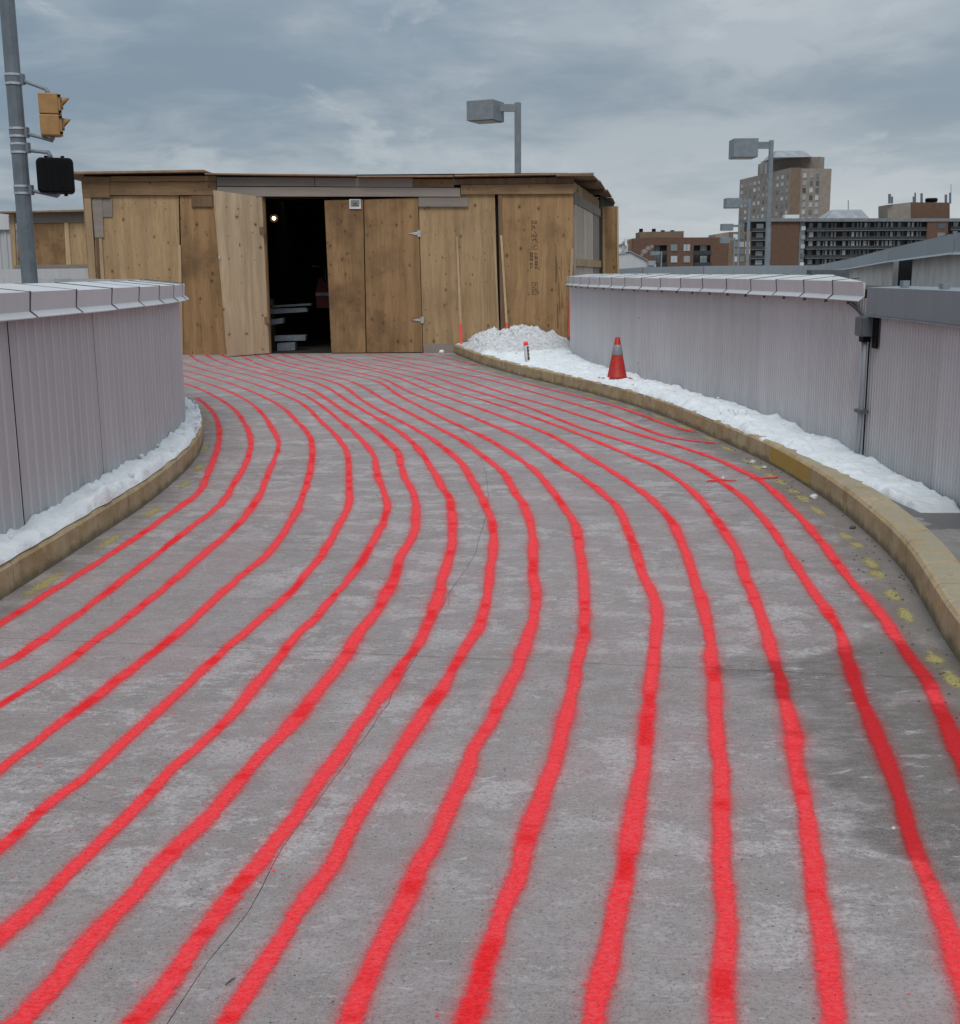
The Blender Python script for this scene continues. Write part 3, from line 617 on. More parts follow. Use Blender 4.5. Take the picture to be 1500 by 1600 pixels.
# ------------------------------------------------------------------ painted lines
LINES = [
[(306,621),(323,630),(334,643),(342,657),(346,675),(343,693),(337,710),(322,747),(310,770),(267,802),(217,837),(167,870),(117,902),(83,922),(43,948),(0,975),(-50,1003),(-120,1045)],
[(270,594),(284,598),(304,603),(326,613),(346,625),(364,636),(374,644),(380,659),(388,673),(397,685),(394,702),(383,727),(363,760),(343,790),(300,823),(240,870),(187,910),(140,947),(100,975),(63,1002),(30,1025),(0,1042),(-60,1080),(-130,1125)],
[(268,582),(284,586),(302,592),(326,600),(348,607),(368,614),(382,624),(398,633),(410,641),(418,659),(428,675),(440,689),(441,703),(423,730),(407,770),(383,807),(353,837),(310,873),(277,903),(230,940),(190,973),(140,1007),(93,1043),(37,1080),(0,1103),(-70,1148)],
[(265,574),(284,579),(308,583),(326,589),(344,594),(368,601),(386,609),(404,615),(420,625),(438,633),(450,640),(458,655),(470,665),(482,675),(490,688),(492,702),(483,743),(470,783),(450,823),(417,867),(377,900),(340,933),(300,970),(253,1010),(200,1050),(133,1103),(73,1147),(17,1190),(0,1203),(-60,1250)],
[(268,561),(284,566),(302,574),(324,580),(346,584),(366,590),(386,596),(410,604),(432,612),(454,621),(472,629),(486,638),(494,653),(504,664),(520,673),(533,684),(543,710),(545,747),(545,787),(530,820),(503,867),(473,903),(447,933),(393,980),(343,1023),(300,1063),(250,1110),(207,1147),(147,1203),(90,1247),(40,1290),(0,1325),(-60,1375)],
[(296,553),(300,558),(308,565),(320,569),(338,574),(356,580),(376,584),(400,588),(420,595),(440,603),(460,610),(480,618),(496,628),(512,641),(526,654),(540,664),(558,679),(575,696),(584,712),(590,743),(600,770),(605,797),(590,833),(570,870),(547,903),(520,933),(497,962),(460,997),(427,1040),(400,1070),(370,1110),(333,1147),(280,1193),(240,1233),(197,1277),(150,1323),(100,1372),(40,1430),(0,1467),(-60,1525)],
[(320,553),(326,558),(336,565),(356,571),(380,576),(400,581),(420,587),(440,593),(460,599),(480,605),(494,611),(506,620),(520,631),(540,643),(556,654),(578,666),(592,678),(606,690),(622,707),(630,740),(646,773),(650,803),(647,833),(627,867),(617,900),(603,930),(583,963),(560,990),(540,1027),(517,1057),(497,1080),(477,1107),(447,1143),(420,1167),(383,1210),(347,1253),(310,1293),(270,1330),(217,1393),(180,1427),(140,1470),(100,1520),(60,1563),(27,1600),(-30,1660)],
[(344,553),(350,557),(360,563),(380,570),(404,576),(428,581),(450,586),(470,591),(490,596),(510,603),(524,611),(534,622),(550,632),(566,639),(580,649),(600,660),(620,671),(640,684),(658,702),(673,730),(690,760),(703,783),(707,823),(703,867),(693,900),(683,940),(670,973),(650,1013),(633,1033),(610,1067),(583,1107),(553,1147),(537,1170),(498,1225),(467,1270),(423,1323),(400,1357),(367,1393),(333,1440),(300,1483),(263,1537),(220,1590),(180,1645)],
[(374,553),(382,560),(400,569),(422,576),(446,582),(462,584),(480,586),(500,591),(520,596),(538,601),(548,611),(560,623),(576,633),(596,643),(618,655),(640,665),(660,676),(680,688),(697,702),(720,723),(733,743),(750,773),(763,800),(771,830),(770,867),(765,900),(760,940),(747,983),(720,1023),(700,1060),(677,1097),(645,1145),(627,1173),(600,1210),(570,1257),(540,1310),(518,1355),(498,1378),(467,1423),(437,1473),(403,1523),(377,1567),(358,1600),(330,1655)],
[(392,551),(400,558),(416,563),(434,568),(454,573),(476,578),(500,584),(520,588),(542,593),(560,599),(574,608),(588,617),(600,626),(620,635),(640,645),(660,656),(680,667),(700,676),(716,685),(737,697),(760,717),(787,740),(803,767),(820,793),(831,830),(833,867),(833,900),(838,930),(833,970),(820,1010),(807,1047),(787,1087),(767,1130),(743,1167),(727,1210),(703,1260),(680,1310),(653,1360),(640,1393),(613,1450),(587,1500),(563,1557),(547,1605),(530,1660)],
[(412,551),(420,557),(434,563),(456,569),(480,574),(506,578),(536,583),(560,588),(580,593),(594,597),(603,601),(608,608),(616,615),(634,625),(656,634),(680,647),(700,659),(720,666),(740,675),(764,686),(784,698),(812,718),(840,740),(868,775),(893,810),(902,835),(907,867),(911,900),(913,935),(914,967),(911,1000),(903,1032),(897,1067),(887,1110),(879,1140),(872,1170),(860,1210),(840,1263),(823,1317),(812,1360),(797,1400),(777,1447),(765,1483),(752,1523),(742,1567),(728,1605),(712,1660)],
[(436,551),(444,556),(456,560),(480,567),(510,573),(540,578),(560,583),(580,587),(596,591),(610,595),(617,601),(626,607),(646,616),(670,625),(690,632),(710,640),(730,648),(750,657),(770,665),(794,675),(818,685),(843,700),(877,727),(910,747),(943,773),(967,797),(980,827),(993,860),(1003,895),(1019,928),(1027,960),(1025,993),(1021,1033),(1017,1067),(1012,1113),(1009,1145),(1007,1180),(998,1235),(987,1297),(977,1365),(967,1410),(957,1467),(947,1510),(933,1563),(927,1605),(917,1660)],
[(458,550),(470,555),(490,561),(520,567),(560,576),(586,578),(610,585),(630,592),(650,602),(670,611),(690,618),(720,628),(740,635),(760,642),(780,649),(800,657),(824,665),(842,672),(875,684),(893,699),(921,716),(955,736),(990,760),(1017,780),(1045,810),(1063,843),(1077,880),(1088,915),(1102,960),(1108,993),(1112,1033),(1116,1070),(1118,1115),(1120,1150),(1124,1185),(1127,1230),(1128,1280),(1128,1340),(1131,1400),(1133,1460),(1132,1517),(1130,1600),(1130,1660)],
[(500,555),(530,563),(560,571),(610,581),(634,586),(654,591),(672,599),(690,607),(710,612),(730,618),(750,624),(774,631),(800,640),(820,647),(840,655),(872,665),(901,676),(931,690),(959,701),(987,713),(1028,731),(1060,751),(1087,773),(1110,800),(1133,833),(1150,860),(1162,895),(1182,943),(1197,987),(1210,1033),(1223,1077),(1235,1130),(1243,1180),(1251,1235),(1261,1285),(1268,1325),(1275,1385),(1283,1435),(1290,1483),(1299,1550),(1303,1602),(1308,1660)],
[(540,561),(572,568),(610,575),(644,580),(666,585),(684,590),(696,596),(712,602),(730,607),(750,614),(770,620),(796,626),(812,632),(836,640),(858,649),(877,658),(907,669),(947,682),(987,693),(1027,707),(1061,719),(1091,732),(1120,749),(1152,771),(1180,797),(1210,833),(1232,867),(1257,903),(1273,930),(1300,967),(1316,1000),(1328,1043),(1341,1080),(1356,1120),(1378,1170),(1400,1230),(1417,1285),(1436,1340),(1460,1407),(1483,1460),(1499,1510),(1515,1560),(1535,1640),(1560,1740)],
[(580,561),(614,567),(640,574),(664,578),(688,584),(712,589),(734,596),(756,604),(776,611),(800,619),(820,624),(840,629),(862,635),(893,645),(931,657),(963,669),(1000,680),(1043,693),(1077,702),(1112,715),(1142,728),(1165,739),(1184,749),(1207,767),(1230,789),(1257,817),(1279,843),(1298,867),(1325,903),(1355,937),(1380,967),(1407,1007),(1434,1045),(1455,1078),(1472,1113),(1484,1145),(1499,1181),(1525,1240),(1560,1330),(1590,1420)],
[(570,554),(600,560),(630,565),(654,569),(676,575),(700,580),(724,585),(750,590),(770,595),(790,600),(816,608),(840,615),(862,621),(893,630),(931,640),(960,651),(989,664),(1019,677),(1045,685),(1080,691),(1122,693)],
[(590,553),(620,558),(656,563),(680,565),(704,569),(726,577),(750,582),(780,589),(810,596),(840,604),(862,611),(907,620),(952,631),(984,641),(1013,653),(1043,665),(1067,674),(1090,676)],
[(655,553),(688,557),(710,562),(728,567),(746,571)],
[(1105,754),(1122,751),(1152,751)],[(1170,749),(1190,748),(1216,745)],
]
def strip(name, pts, half, z, mat, parent, label=None, fan=3.4, endfade=True):
    P = Path(pts, 0.04)
    me = bpy.data.meshes.new(name); v = []; uv = []; f = []
    s = 0.0; S = []
    while s < P.L:
        S.append(s); p, _, _ = P.at(s); s += 0.025 + 0.006 * p.length
    S.append(P.L)
    sd_ = random.random() * 99
    for i, s in enumerate(S):
        p, tg, nm = P.at(s)
        wv = half * (0.97 + 0.34 * mnoise.noise(Vector((s * 2.1, sd_, 0))) + 0.22 * mnoise.noise(Vector((s * 6.5, sd_, 3))))
        off = 0.006 * mnoise.noise(Vector((s * 4.0, sd_, 7)))
        if endfade:
            e = min(1.0, min(s, P.L - s) / 0.12 + 0.25); wv *= e
        for u_ in (-1, 1):
            q = p + nm * (u_ * wv * fan + off); v.append((q.x, q.y, z)); uv.append((u_, s))
    for i in range(len(S) - 1): f.append((2 * i, 2 * i + 2, 2 * i + 3, 2 * i + 1))
    me.from_pydata(v, [], f)
    ul = me.uv_layers.new(name='UVMap')
    for lp in me.loops: ul.data[lp.index].uv = uv[lp.vertex_index]
    if me.polygons and me.polygons[0].normal.z < 0: me.flip_normals()
    me.materials.append(mat)
    o = obj(name, me, None, parent)
    if label: o['label'] = label
    return o
for i, L in enumerate(LINES):
    pts = snap(L, 0.0)
    # smooth the far, grazing part where one pixel is a hand's breadth
    for _ in range(2):
        q = list(pts)
        for j in range(1, len(pts) - 1):
            if pts[j][1] > 9: q[j] = tuple(0.25 * pts[j - 1][c] + 0.5 * pts[j][c] + 0.25 * pts[j + 1][c] for c in (0, 1))
        pts = q
    hw = 0.0208 if i < 6 else 0.0238
    if i >= 19: hw = 0.026
    strip('painted_line', pts, hw, 0.0012 + 0.00022 * i, M_PAINT, ramp)

mc, tc, bc = newmat('pale_scuff'); pc = wpos(tc)
uvc = sep(tc, nd(tc, 'ShaderNodeUVMap', uv_map='UVMap').outputs[0])
ac = ma(tc, 'MULTIPLY', rmp(tc, ma(tc, 'ABSOLUTE', uvc[0]), 1.0, 0.2), rmp(tc, noi(tc, pc, 45, 7, 0.8), 0.42, 0.6, 0.05, 0.75))
setb(tc, bc, col=(0.56, 0.53, 0.55), rough=0.9, alpha=ac)
SCUFF = [[(545,1188),(575,1197),(620,1208),(665,1214),(715,1216)],[(652,1292),(675,1268),(700,1240)],[(850,945),(875,935),(900,928)],[(330,870),(318,880),(322,895),(335,905)],
 [(205,1128),(240,1138),(275,1148)],[(135,1118),(150,1128),(160,1140)],[(240,735),(262,742),(300,741)],[(1000,1495),(1040,1494),(1075,1498)],[(990,1560),(1030,1556),(1075,1566)],[(1060,1175),(1085,1170),(1110,1182)],
 [(1165,1440),(1180,1447),(1200,1450)],[(470,1170),(520,1172),(560,1175)],[(55,1350),(75,1330),(105,1310)],[(755,1210),(775,1205),(800,1214)],[(1155,860),(1190,868),(1240,882)],[(300,1010),(380,1020),(470,1024)]]
for i, L in enumerate(SCUFF):
    strip('scuff', snap(L, 0), random.uniform(0.004, 0.009), 0.0009, mc, ramp, fan=1.0)
sp = MB()
random.seed(11)
for k in range(240):
    L = random.choice(LINES[:16]); q = random.choice(L[len(L) // 3:]); c = G(q[0] + random.gauss(0, 1) * 45, q[1] + random.gauss(0, 8))
    if c.y > 9 or abs(c.x) > 1.9: continue
    r0 = abs(random.gauss(0, 0.0022)) + 0.001; n = len(sp.v)
    for a_ in range(7):
        rr = r0 * random.uniform(0.7, 1.2); sp.v.append((c.x + rr * math.cos(a_ * 0.9), c.y + rr * math.sin(a_ * 0.9), 0.0008))
    sp.f.append(tuple(range(n, n + 7)))
obj('paint_spatter', sp, M_REDFL, ramp, kind='stuff')
random.seed(5)
def patch(px, py, ang, ln, wd, z, parent, name='yellow_paint_mark'):
    c = G(px, py, 0); ca, sa = math.cos(ang), math.sin(ang)
    me = bpy.data.meshes.new(name)
    v = []; uv = []
    for a, b in ((-1, -1), (1, -1), (1, 1), (-1, 1)):
        v.append((c.x + a * ln * ca * 1.25 - b * wd * sa * 1.25, c.y + a * ln * sa * 1.25 + b * wd * ca * 1.25, z)); uv.append((a * 1.25, b * 1.25))
    me.from_pydata(v, [], [(0, 1, 2, 3)]); ul = me.uv_layers.new(name='UVMap')
    for lp in me.loops: ul.data[lp.index].uv = uv[lp.vertex_index]
    me.materials.append(M_YEL); obj(name, me, None, parent)
YR = [(738,567),(752,574),(770,579),(796,586),(826,593),(854,599),(893,609),(923,616),(957,627),(987,637),(1027,651),(1067,667),(1107,685),(1136,701),(1167,721),(1183,730),(1203,743),(1219,753),(1240,768),(1255,779),(1277,798),(1322,838),(1339,851),(1360,880),(1371,897),(1394,930),(1416,960),(1463,1032),(1488,1062)]
YL = [(320,641),(323,660),(321,699),(311,730),(289,757),(237,800),(172,845),(69,912)]
for i, (px, py) in enumerate(YR + YL):
    g_ = G(px, py); P = KR if i < len(YR) else KL
    s = P.s_at_y(g_.y); _, tg, _ = P.at(s)
    patch(px, py, math.atan2(tg.y, tg.x), random.uniform(0.11, 0.18) * (1.5 if i < 14 or i >= len(YR) else 0.9), random.uniform(0.030, 0.042), 0.0008 + 0.00004 * i if False else 0.0007, ramp)

# ------------------------------------------------------------------ kerbs, walkways
def kerb(path, side, h, label_patch=None):
    e = thing('kerb', (path.at(5)[0].x, path.at(5)[0].y, 0), None, None, kind='structure')
    wk = 0.15
    s = 0.0; seg = 2.42
    s0 = path.s_at_y(4.42) if side > 0 else path.s_at_y(5.0)
    s = s0 - math.floor(s0 / seg) * seg - seg
    while s < path.L:
        a, b = max(0, s + 0.003), min(path.L, s + seg - 0.003)
        if b - a > 0.05:
            sg = -side   # left normal points left; the kerb body lies outwards
            o_ = [0.0, 0.0, 0.012, 0.028, wk, wk]; z_ = [-0.03, h - 0.022, h - 0.006, h, h, -0.03]
            prof = [(sg * a_, b_) for a_, b_ in zip(o_, z_)]
            mb = MB().sweep(path, a, b, prof, 0.12)
            obj('kerb_segment', mb, M_KERB, e)
        s += seg
    return e
kr = kerb(KR, 1, 0.15); kl = kerb(KL, -1, 0.14)
# newer yellow paint left on one stretch of the right kerb
ya, yb = KR.s_at_y(7.30), KR.s_at_y(8.30)
mm, tt_, bb_ = newmat('yellow_kerb_paint'); pp_ = wpos(tt_)
setb(tt_, bb_, col=mix(tt_, noi(tt_, pp_, 14, 7, .7), (0.34, 0.21, 0.035), (0.50, 0.34, 0.08)), rough=0.7)
obj('yellow_paint_band', MB().sweep(KR, ya, yb, [(0.0015, 0.02), (0.0015, 0.129), (-0.003, 0.129), (-0.003, 0.02)], 0.12), mm, kr, label='brighter yellow paint on kerb face')

def strip_between(PA, PB, y0, y1, z, n=60):
    mb = MB(); prev = None
    for i in range(n + 1):
        y = y0 + (y1 - y0) * i / n
        a = (PA(y), y, z); b = (PB(y), y, z)
        if prev: mb.quad(prev[0], prev[1], b, a)
        prev = (a, b)
    return mb
obj('walkway', strip_between(lambda y: KR.x_at_y(y) + 0.12, lambda y: max(WR.x_at_y(y) + 0.1, 1.6) if y < 17.5 else 1.7, -2, 20.35, 0.1455), M_WALK, kind='structure')
obj('walkway', strip_between(lambda y: WL.x_at_y(y) - 0.1, lambda y: KL.x_at_y(y) - 0.12, -2, 17.5, 0.1355), M_WALK, kind='structure')

# ------------------------------------------------------------------ parapet walls
ZT, ZB = 1.165, 0.13
def clad_wall(path, side, s_start, s_end, seams_from, name, label, ribh=0.006, fl=0.109, low=False, skew=0.0, gap=0.004):
    """side=+1: road lies on the left-hand normal (right wall); -1: road on the right-hand normal"""
    p0 = path.at(s_start)[0]
    e = thing(name, (p0.x, p0.y, 0), label, 'wall')
    core = MB().sweep(path, s_start, s_end, [(-side * 0.02, 0.0), (-side * 0.02, 1.22 if not low else 1.05), (-side * 0.20, 1.24 if not low else 1.05), (-side * 0.20, 0.0)], 0.15)
    obj('wall_core', core, M_CORE, e)
    inn = MB().sweep(path, s_start + skew, s_end, [(-side * 0.21, 0.0), (-side * 0.21, 1.2), (-side * 0.216, 1.2), (-side * 0.216, 0.0)], 0.15)
    obj('inner_face', inn, M_CLAD, e)
    PW = fl * round(1.2 / fl)
    s = seams_from - math.floor((seams_from - s_start) / PW) * PW - PW
    while s < s_end - 0.02:
        a, b = max(s + gap, s_start), min(s + PW - gap, s_end)
        if b - a > 0.03:
            mb = MB(); pts = []; q = s
            while q < b - 1e-6:
                for ds, hh in ((0.0, 0.0), (fl * 0.78, 0.0), (fl * 0.83, ribh), (fl * 0.94, ribh)):
                    if a <= q + ds <= b: pts.append((q + ds, hh))
                q += fl
            pts = [(a, 0.0)] + pts + [(b, 0.0)]
            n0 = 0
            for (ss, hh) in pts:
                p, tg, nm = path.at(ss)
                qx, qy = p.x + nm.x * side * hh, p.y + nm.y * side * hh
                mb.v += [(qx, qy, ZB), (qx, qy, ZT)]
            for i in range(len(pts) - 1): mb.f.append((2 * i, 2 * i + 2, 2 * i + 3, 2 * i + 1))
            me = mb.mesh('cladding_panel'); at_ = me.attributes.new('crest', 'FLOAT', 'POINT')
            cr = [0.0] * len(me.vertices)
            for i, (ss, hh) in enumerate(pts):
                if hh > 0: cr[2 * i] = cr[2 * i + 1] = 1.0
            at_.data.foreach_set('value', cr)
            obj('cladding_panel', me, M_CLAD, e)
        s += PW
    return e
def coping(e, path, side, s_start, s_end, anchor, seg=0.63, skew=0.0):
    s = anchor - math.floor((anchor - s_start) / seg) * seg - seg
    while s < s_end - 0.02:
        a, b = max(s + 0.008, s_start), min(s + seg - 0.008, s_end)
        if b - a > 0.05:
            dz = random.uniform(-0.002, 0.002)
            F = [(0.060, 1.272), (0.052, 1.180), (0.086, 1.153), (0.086, 1.148), (0.046, 1.178), (0.046, 1.262), (-0.262, 1.298), (-0.262, 1.205), (-0.270, 1.205), (-0.270, 1.308)]
            prof = [(side * x, z + dz) for x, z in F]
            sk = [skew * max(0.0, -x - 0.02) / 0.25 if skew else 0.0 for x, z in F]
            mb = MB(); nst = 4; kk = len(prof)
            for i in range(nst + 1):
                for (o_, z), q_ in zip(prof, sk):
                    ss = max(a + (b - a) * i / nst, s_start + q_); ss = min(ss, max(b, s_start + q_) if q_ else b)
                    p, tg, nm = path.at(ss); mb.v.append((p.x + nm.x * o_, p.y + nm.y * o_, z))
            for i in range(nst):
                for j in range(kk):
                    A0 = i * kk + j; B0 = i * kk + (j + 1) % kk; mb.f.append((A0, B0, B0 + kk, A0 + kk))
            mb.f.append(tuple(reversed(range(kk)))); mb.f.append(tuple(nst * kk + j for j in range(kk)))
            obj('coping', mb, M_CAPM, e)
        s += seg
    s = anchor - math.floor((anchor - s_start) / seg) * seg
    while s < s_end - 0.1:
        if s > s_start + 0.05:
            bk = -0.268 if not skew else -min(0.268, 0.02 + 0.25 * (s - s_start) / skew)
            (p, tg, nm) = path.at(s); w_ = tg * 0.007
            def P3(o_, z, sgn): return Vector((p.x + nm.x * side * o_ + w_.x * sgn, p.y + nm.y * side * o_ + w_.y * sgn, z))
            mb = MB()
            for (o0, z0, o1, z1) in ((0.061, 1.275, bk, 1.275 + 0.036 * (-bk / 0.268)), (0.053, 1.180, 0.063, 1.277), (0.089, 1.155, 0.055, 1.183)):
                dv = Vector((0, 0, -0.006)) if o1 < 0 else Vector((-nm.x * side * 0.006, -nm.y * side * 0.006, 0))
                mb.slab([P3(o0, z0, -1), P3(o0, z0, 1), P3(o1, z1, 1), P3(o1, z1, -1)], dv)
            obj('seam_strip', mb, M_CORE, e)  # raised cover strip; its shadow is put in as dark colour
        s += seg
pL = clad_wall(WL, -1, 0.0, WL.L, WL.s_at_y(5.62), 'parapet_wall', 'low curved wall clad in ribbed grey metal, left of the ramp', gap=0.008)
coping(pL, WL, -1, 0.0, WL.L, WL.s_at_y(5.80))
sR = WR.s_at_y(7.60)
pR = clad_wall(WR, 1, sR, WR.L, sR + 0.02, 'parapet_wall', 'long curving metal-clad wall with pale coping, behind the traffic cone', ribh=0.0045, fl=0.048, skew=1.5)
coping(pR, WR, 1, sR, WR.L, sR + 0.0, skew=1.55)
# closed black end of the coping
p, tg, nm = WR.at(sR)
endb = MB(); 
for o_, z, ds in ((0.045, 1.26, 0.012), (0.045, 1.17, 0.012), (-0.20, 1.17, 1.15), (-0.20, 1.285, 1.15)):
    pe, te, ne = WR.at(sR + ds); endb.v.append((pe.x + ne.x * o_, pe.y + ne.y * o_, z))
endb.f = [(0, 1, 2, 3)]; obj('coping_end_closure', endb, M_BLACK, pR)
# small dark clips under the coping
for k in range(26):
    s = sR + 0.30 + k * 0.47
    if s > WR.L - 1: break
    p, tg, nm = WR.at(s); c = Vector((p.x + nm.x * 0.055, p.y + nm.y * 0.055, 1.137))
    obj('clip', MB().box(-0.009, 0.009, -0.009, 0.009, -0.012, 0.014, Matrix.Translation(c)), M_STEELD, pR)
# near stretch of the right wall, under the steel beam
pN = clad_wall(WR, 1, 0.0, sR - 0.012, sR - 0.012, 'parapet_wall', 'near stretch of metal-clad wall under the grey steel beam, right edge', ribh=0.005, fl=0.048, low=True)
bm_ = MB().sweep(WR, 0.0, sR - 0.03, [(0.045, 1.065), (0.045, 1.235), (-0.19, 1.243), (-0.19, 1.065)], 0.2)
beam = obj('steel_beam', bm_, M_STEEL); tag(beam, 'flat grey steel beam topping the near wall at the right edge', 'beam')
fl_ = MB().sweep(WR, 0.0, sR - 0.03, [(0.055, 1.055), (0.055, 1.063), (0.0, 1.063), (0.0, 1.055)], 0.2)
o_ = obj('lower_flange', fl_, M_STEEL, beam)
for k, ss in enumerate((0.42, 1.05, 1.75, 2.5)):
    p, tg, nm = WR.at(sR - ss); c = Vector((p.x - nm.x * 0.05, p.y - nm.y * 0.05, 1.24))
    obj('bracket', MB().box(-0.02, 0.02, -0.03, 0.03, 0.0, 0.028 if k else 0.04, Matrix.Translation(c)), M_STEEL, beam)

# electrical box, conduits, cable
p, tg, nm = WR.at(sR - 0.06); ang = math.atan2(tg.y, tg.x)
RM = Matrix.Translation(Vector((p.x, p.y, 0)) + Vector((nm.x, nm.y, 0)) * 0.012) @ Matrix.Rotation(ang, 4, 'Z')
eb = thing('junction_box', RM.translation, 'dark grey electrical box with two conduits on the right wall', 'electrical box')
obj('box_body', MB().box(-0.05, 0.09, 0.0, 0.075, 0.93, 1.055, RM), M_STEELD, eb, bevel=0.006)
obj('box_lid', MB().box(-0.043, 0.083, 0.075, 0.083, 0.937, 1.048, RM), M_STEELD, eb, bevel=0.003)
obj('connector', MB().box(-0.02, 0.06, 0.01, 0.06, 0.895, 0.93, RM), M_BLACK, eb)
obj('back_plate', MB().box(-0.13, -0.05, 0.0, 0.012, 0.86, 1.055, RM), M_BLACK, eb)
for dx, r_ in ((0.050, 0.0125), (0.008, 0.0125)):
    obj('conduit', MB().tube([RM @ Vector((dx, 0.033, z)) for z in (0.9, 0.62, 0.42)] + [RM @ Vector((dx + 0.02, 0.033, 0.26)), RM @ Vector((dx + 0.035, 0.033, 0.10))], r_, 10), M_GREYF, eb, smooth=True)
obj('conduit_strap', MB().box(-0.03, 0.085, 0.0, 0.056, 0.44, 0.462, RM), M_STEELD, eb)
cb = MB()
for dz in (0.0, -0.02):
    pts = []
    for k in range(9):
        f_ = k / 8; s = sR + 0.42 - 0.36 * f_
        q, _, n_ = WR.at(s); pts.append((q.x + n_.x * 0.022, q.y + n_.y * 0.022, 1.145 + dz - 0.10 * f_ ** 1.6))
    cb.tube(pts, 0.006, 6)
obj('cable', cb, M_STEELD, eb, smooth=True)

# ------------------------------------------------------------------ snow
def snowbank(name, A, B, y0, y1, v01, H, label, seed, ny, nv, extra=None):
    v = []; f = []; melt = []
    for i in range(ny + 1):
        y = y0 + (y1 - y0) * i / ny
        a, b = A(y), B(y); va, vb = v01(y)
        for j in range(nv + 1):
            q = j / nv; vv = va + (vb - va) * q
            x = a + (b - a) * vv
            jig = 0.03 * mnoise.noise(Vector((x * 5, y * 5, seed)))
            eA = min(1.0, q / 0.16); eB = min(1.0, (1 - q) / 0.10)
            prof = (1 - (1 - eA) ** 2) * (0.35 + 0.65 * (1 - (1 - eB) ** 2))
            P3 = Vector((x, y, seed))
            n = 0.5 + 0.55 * mnoise.noise(P3 * 1.6) + 0.46 * mnoise.noise(P3 * 4.3) + 0.36 * mnoise.noise(P3 * 9) + 0.20 * mnoise.noise(P3 * 23)
            ridg = abs(mnoise.noise(Vector((x * 4.5 + y * 2.5, y * 8, seed + 5))))
            h = H(y) * prof * max(0.12, n + 0.55 * ridg)
            if extra: h += extra(x, y) * prof
            z = 0.142 + h
            endf = min(1.0, i / 7.0)
            z = 0.142 + (z - 0.142) * endf - (0.012 if (i == 0 or j == 0 and va > 0.02) else 0)
            v.append((x + jig * (0.6 if j in (0, nv) else 1), y + 0.02 * mnoise.noise(P3 * 7), z))
            melt.append(max(0.0, 1 - i / 22.0) * 0.9)
    W = nv + 1
    for i in range(ny):
        for j in range(nv): f.append((i * W + j, i * W + j + 1, (i + 1) * W + j + 1, (i + 1) * W + j))
    me = bpy.data.meshes.new(name); me.from_pydata(v, [], f)
    at_ = me.attributes.new('melt', 'FLOAT', 'POINT'); at_.data.foreach_set('value', melt)
    me.shade_smooth(); me.materials.append(M_SNOW)
    o = obj(name, me, None, None, kind='stuff'); tag(o, label, 'snow')
    return o
def heap(x, y):
    a = 0.205 * math.exp(-(((x - 0.50) / 0.72) ** 2 + ((y - 19.35) / 0.75) ** 2))
    a += 0.16 * math.exp(-(((x - 1.05) / 0.5) ** 2 + ((y - 19.6) / 0.6) ** 2))
    a += 0.10 * math.exp(-(((x - 0.15) / 0.35) ** 2 + ((y - 19.5) / 0.5) ** 2))
    nn = 0.85 + 0.34 * mnoise.noise(Vector((x * 4, y * 4, 3))) + 0.2 * mnoise.noise(Vector((x * 13, y * 13, 3))) + 0.12 * mnoise.noise(Vector((x * 30, y * 30, 3)))
    return a * nn
def vr(y):
    if y > 9.0: return (0.015 + 0.02 * mnoise.noise(Vector((y * 2, 3, 0))), 1.0)
    k = (9.0 - y) / (9.0 - 5.80)
    return (0.015 + 0.42 * max(0, k) ** 1.7 + 0.03 * mnoise.noise(Vector((y * 3, 0, 0))), 1.0 - 0.10 * max(0, (k - 0.45) / 0.55) ** 1.3)
snowbank('snow_bank', lambda y: KR.x_at_y(y), lambda y: (WR.x_at_y(y) + 0.01 if y < 17.2 else 1.36 + 0.08 * (y - 17.2)), 5.80, 20.32, vr,
         lambda y: 0.052 if y > 8 else 0.045, 'white snow lying between the right kerb and the metal wall, heaped dirty at the shed', 11.0, 640, 56, heap)
snowbank('snow_bank', lambda y: KL.x_at_y(y) - 0.012, lambda y: WL.x_at_y(y) - 0.01, 2.6, 12.6, lambda y: (0.0, 1.0),
         lambda y: 0.062, 'narrow strip of lumpy snow on the left kerb along the curved wall', 31.0, 460, 24, None)

def lump(c, r, seed, sub=2, flat=0.8):
    import bmesh
    b = bmesh.new(); bmesh.ops.create_icosphere(b, subdivisions=sub, radius=1.0)
    mb = MB(); idx = {}
    for v in b.verts:
        n = 1 + 0.35 * mnoise.noise(v.co * 1.7 + Vector((seed, 0, 0))) + 0.18 * mnoise.noise(v.co * 4 + Vector((seed, 3, 0)))
        q = v.co * r * n; idx[v.index] = len(mb.v); mb.v.append((c[0] + q.x, c[1] + q.y, c[2] + q.z * flat))
    for f in b.faces: mb.f.append(tuple(idx[v.index] for v in f.verts))
    b.free(); return mb
ch = MB()
for k in range(170):
    x = random.gauss(0.5, 0.55); y = random.gauss(19.1, 0.6)
    if not (KR.x_at_y(min(y, 20.2)) + 0.08 < x < 1.3) or y > 20.25: continue
    z = 0.16 + heap(x, y)
    l = lump((x, y, z), random.uniform(0.012, 0.04) * (1.7 if random.random() < 0.08 else 1), k * 3.3, 1)
    n = len(ch.v); ch.v += l.v; ch.f += [tuple(i + n for i in f) for f in l.f]
for k in range(40):
    y = random.uniform(9, 18); q = random.uniform(0.1, 0.95); a, b = KR.x_at_y(y), WR.x_at_y(y)
    l = lump((a + (b - a) * q, y, 0.19), random.uniform(0.008, 0.022), k * 5.1, 1)
    n = len(ch.v); ch.v += l.v; ch.f += [tuple(i + n for i in f) for f in l.f]
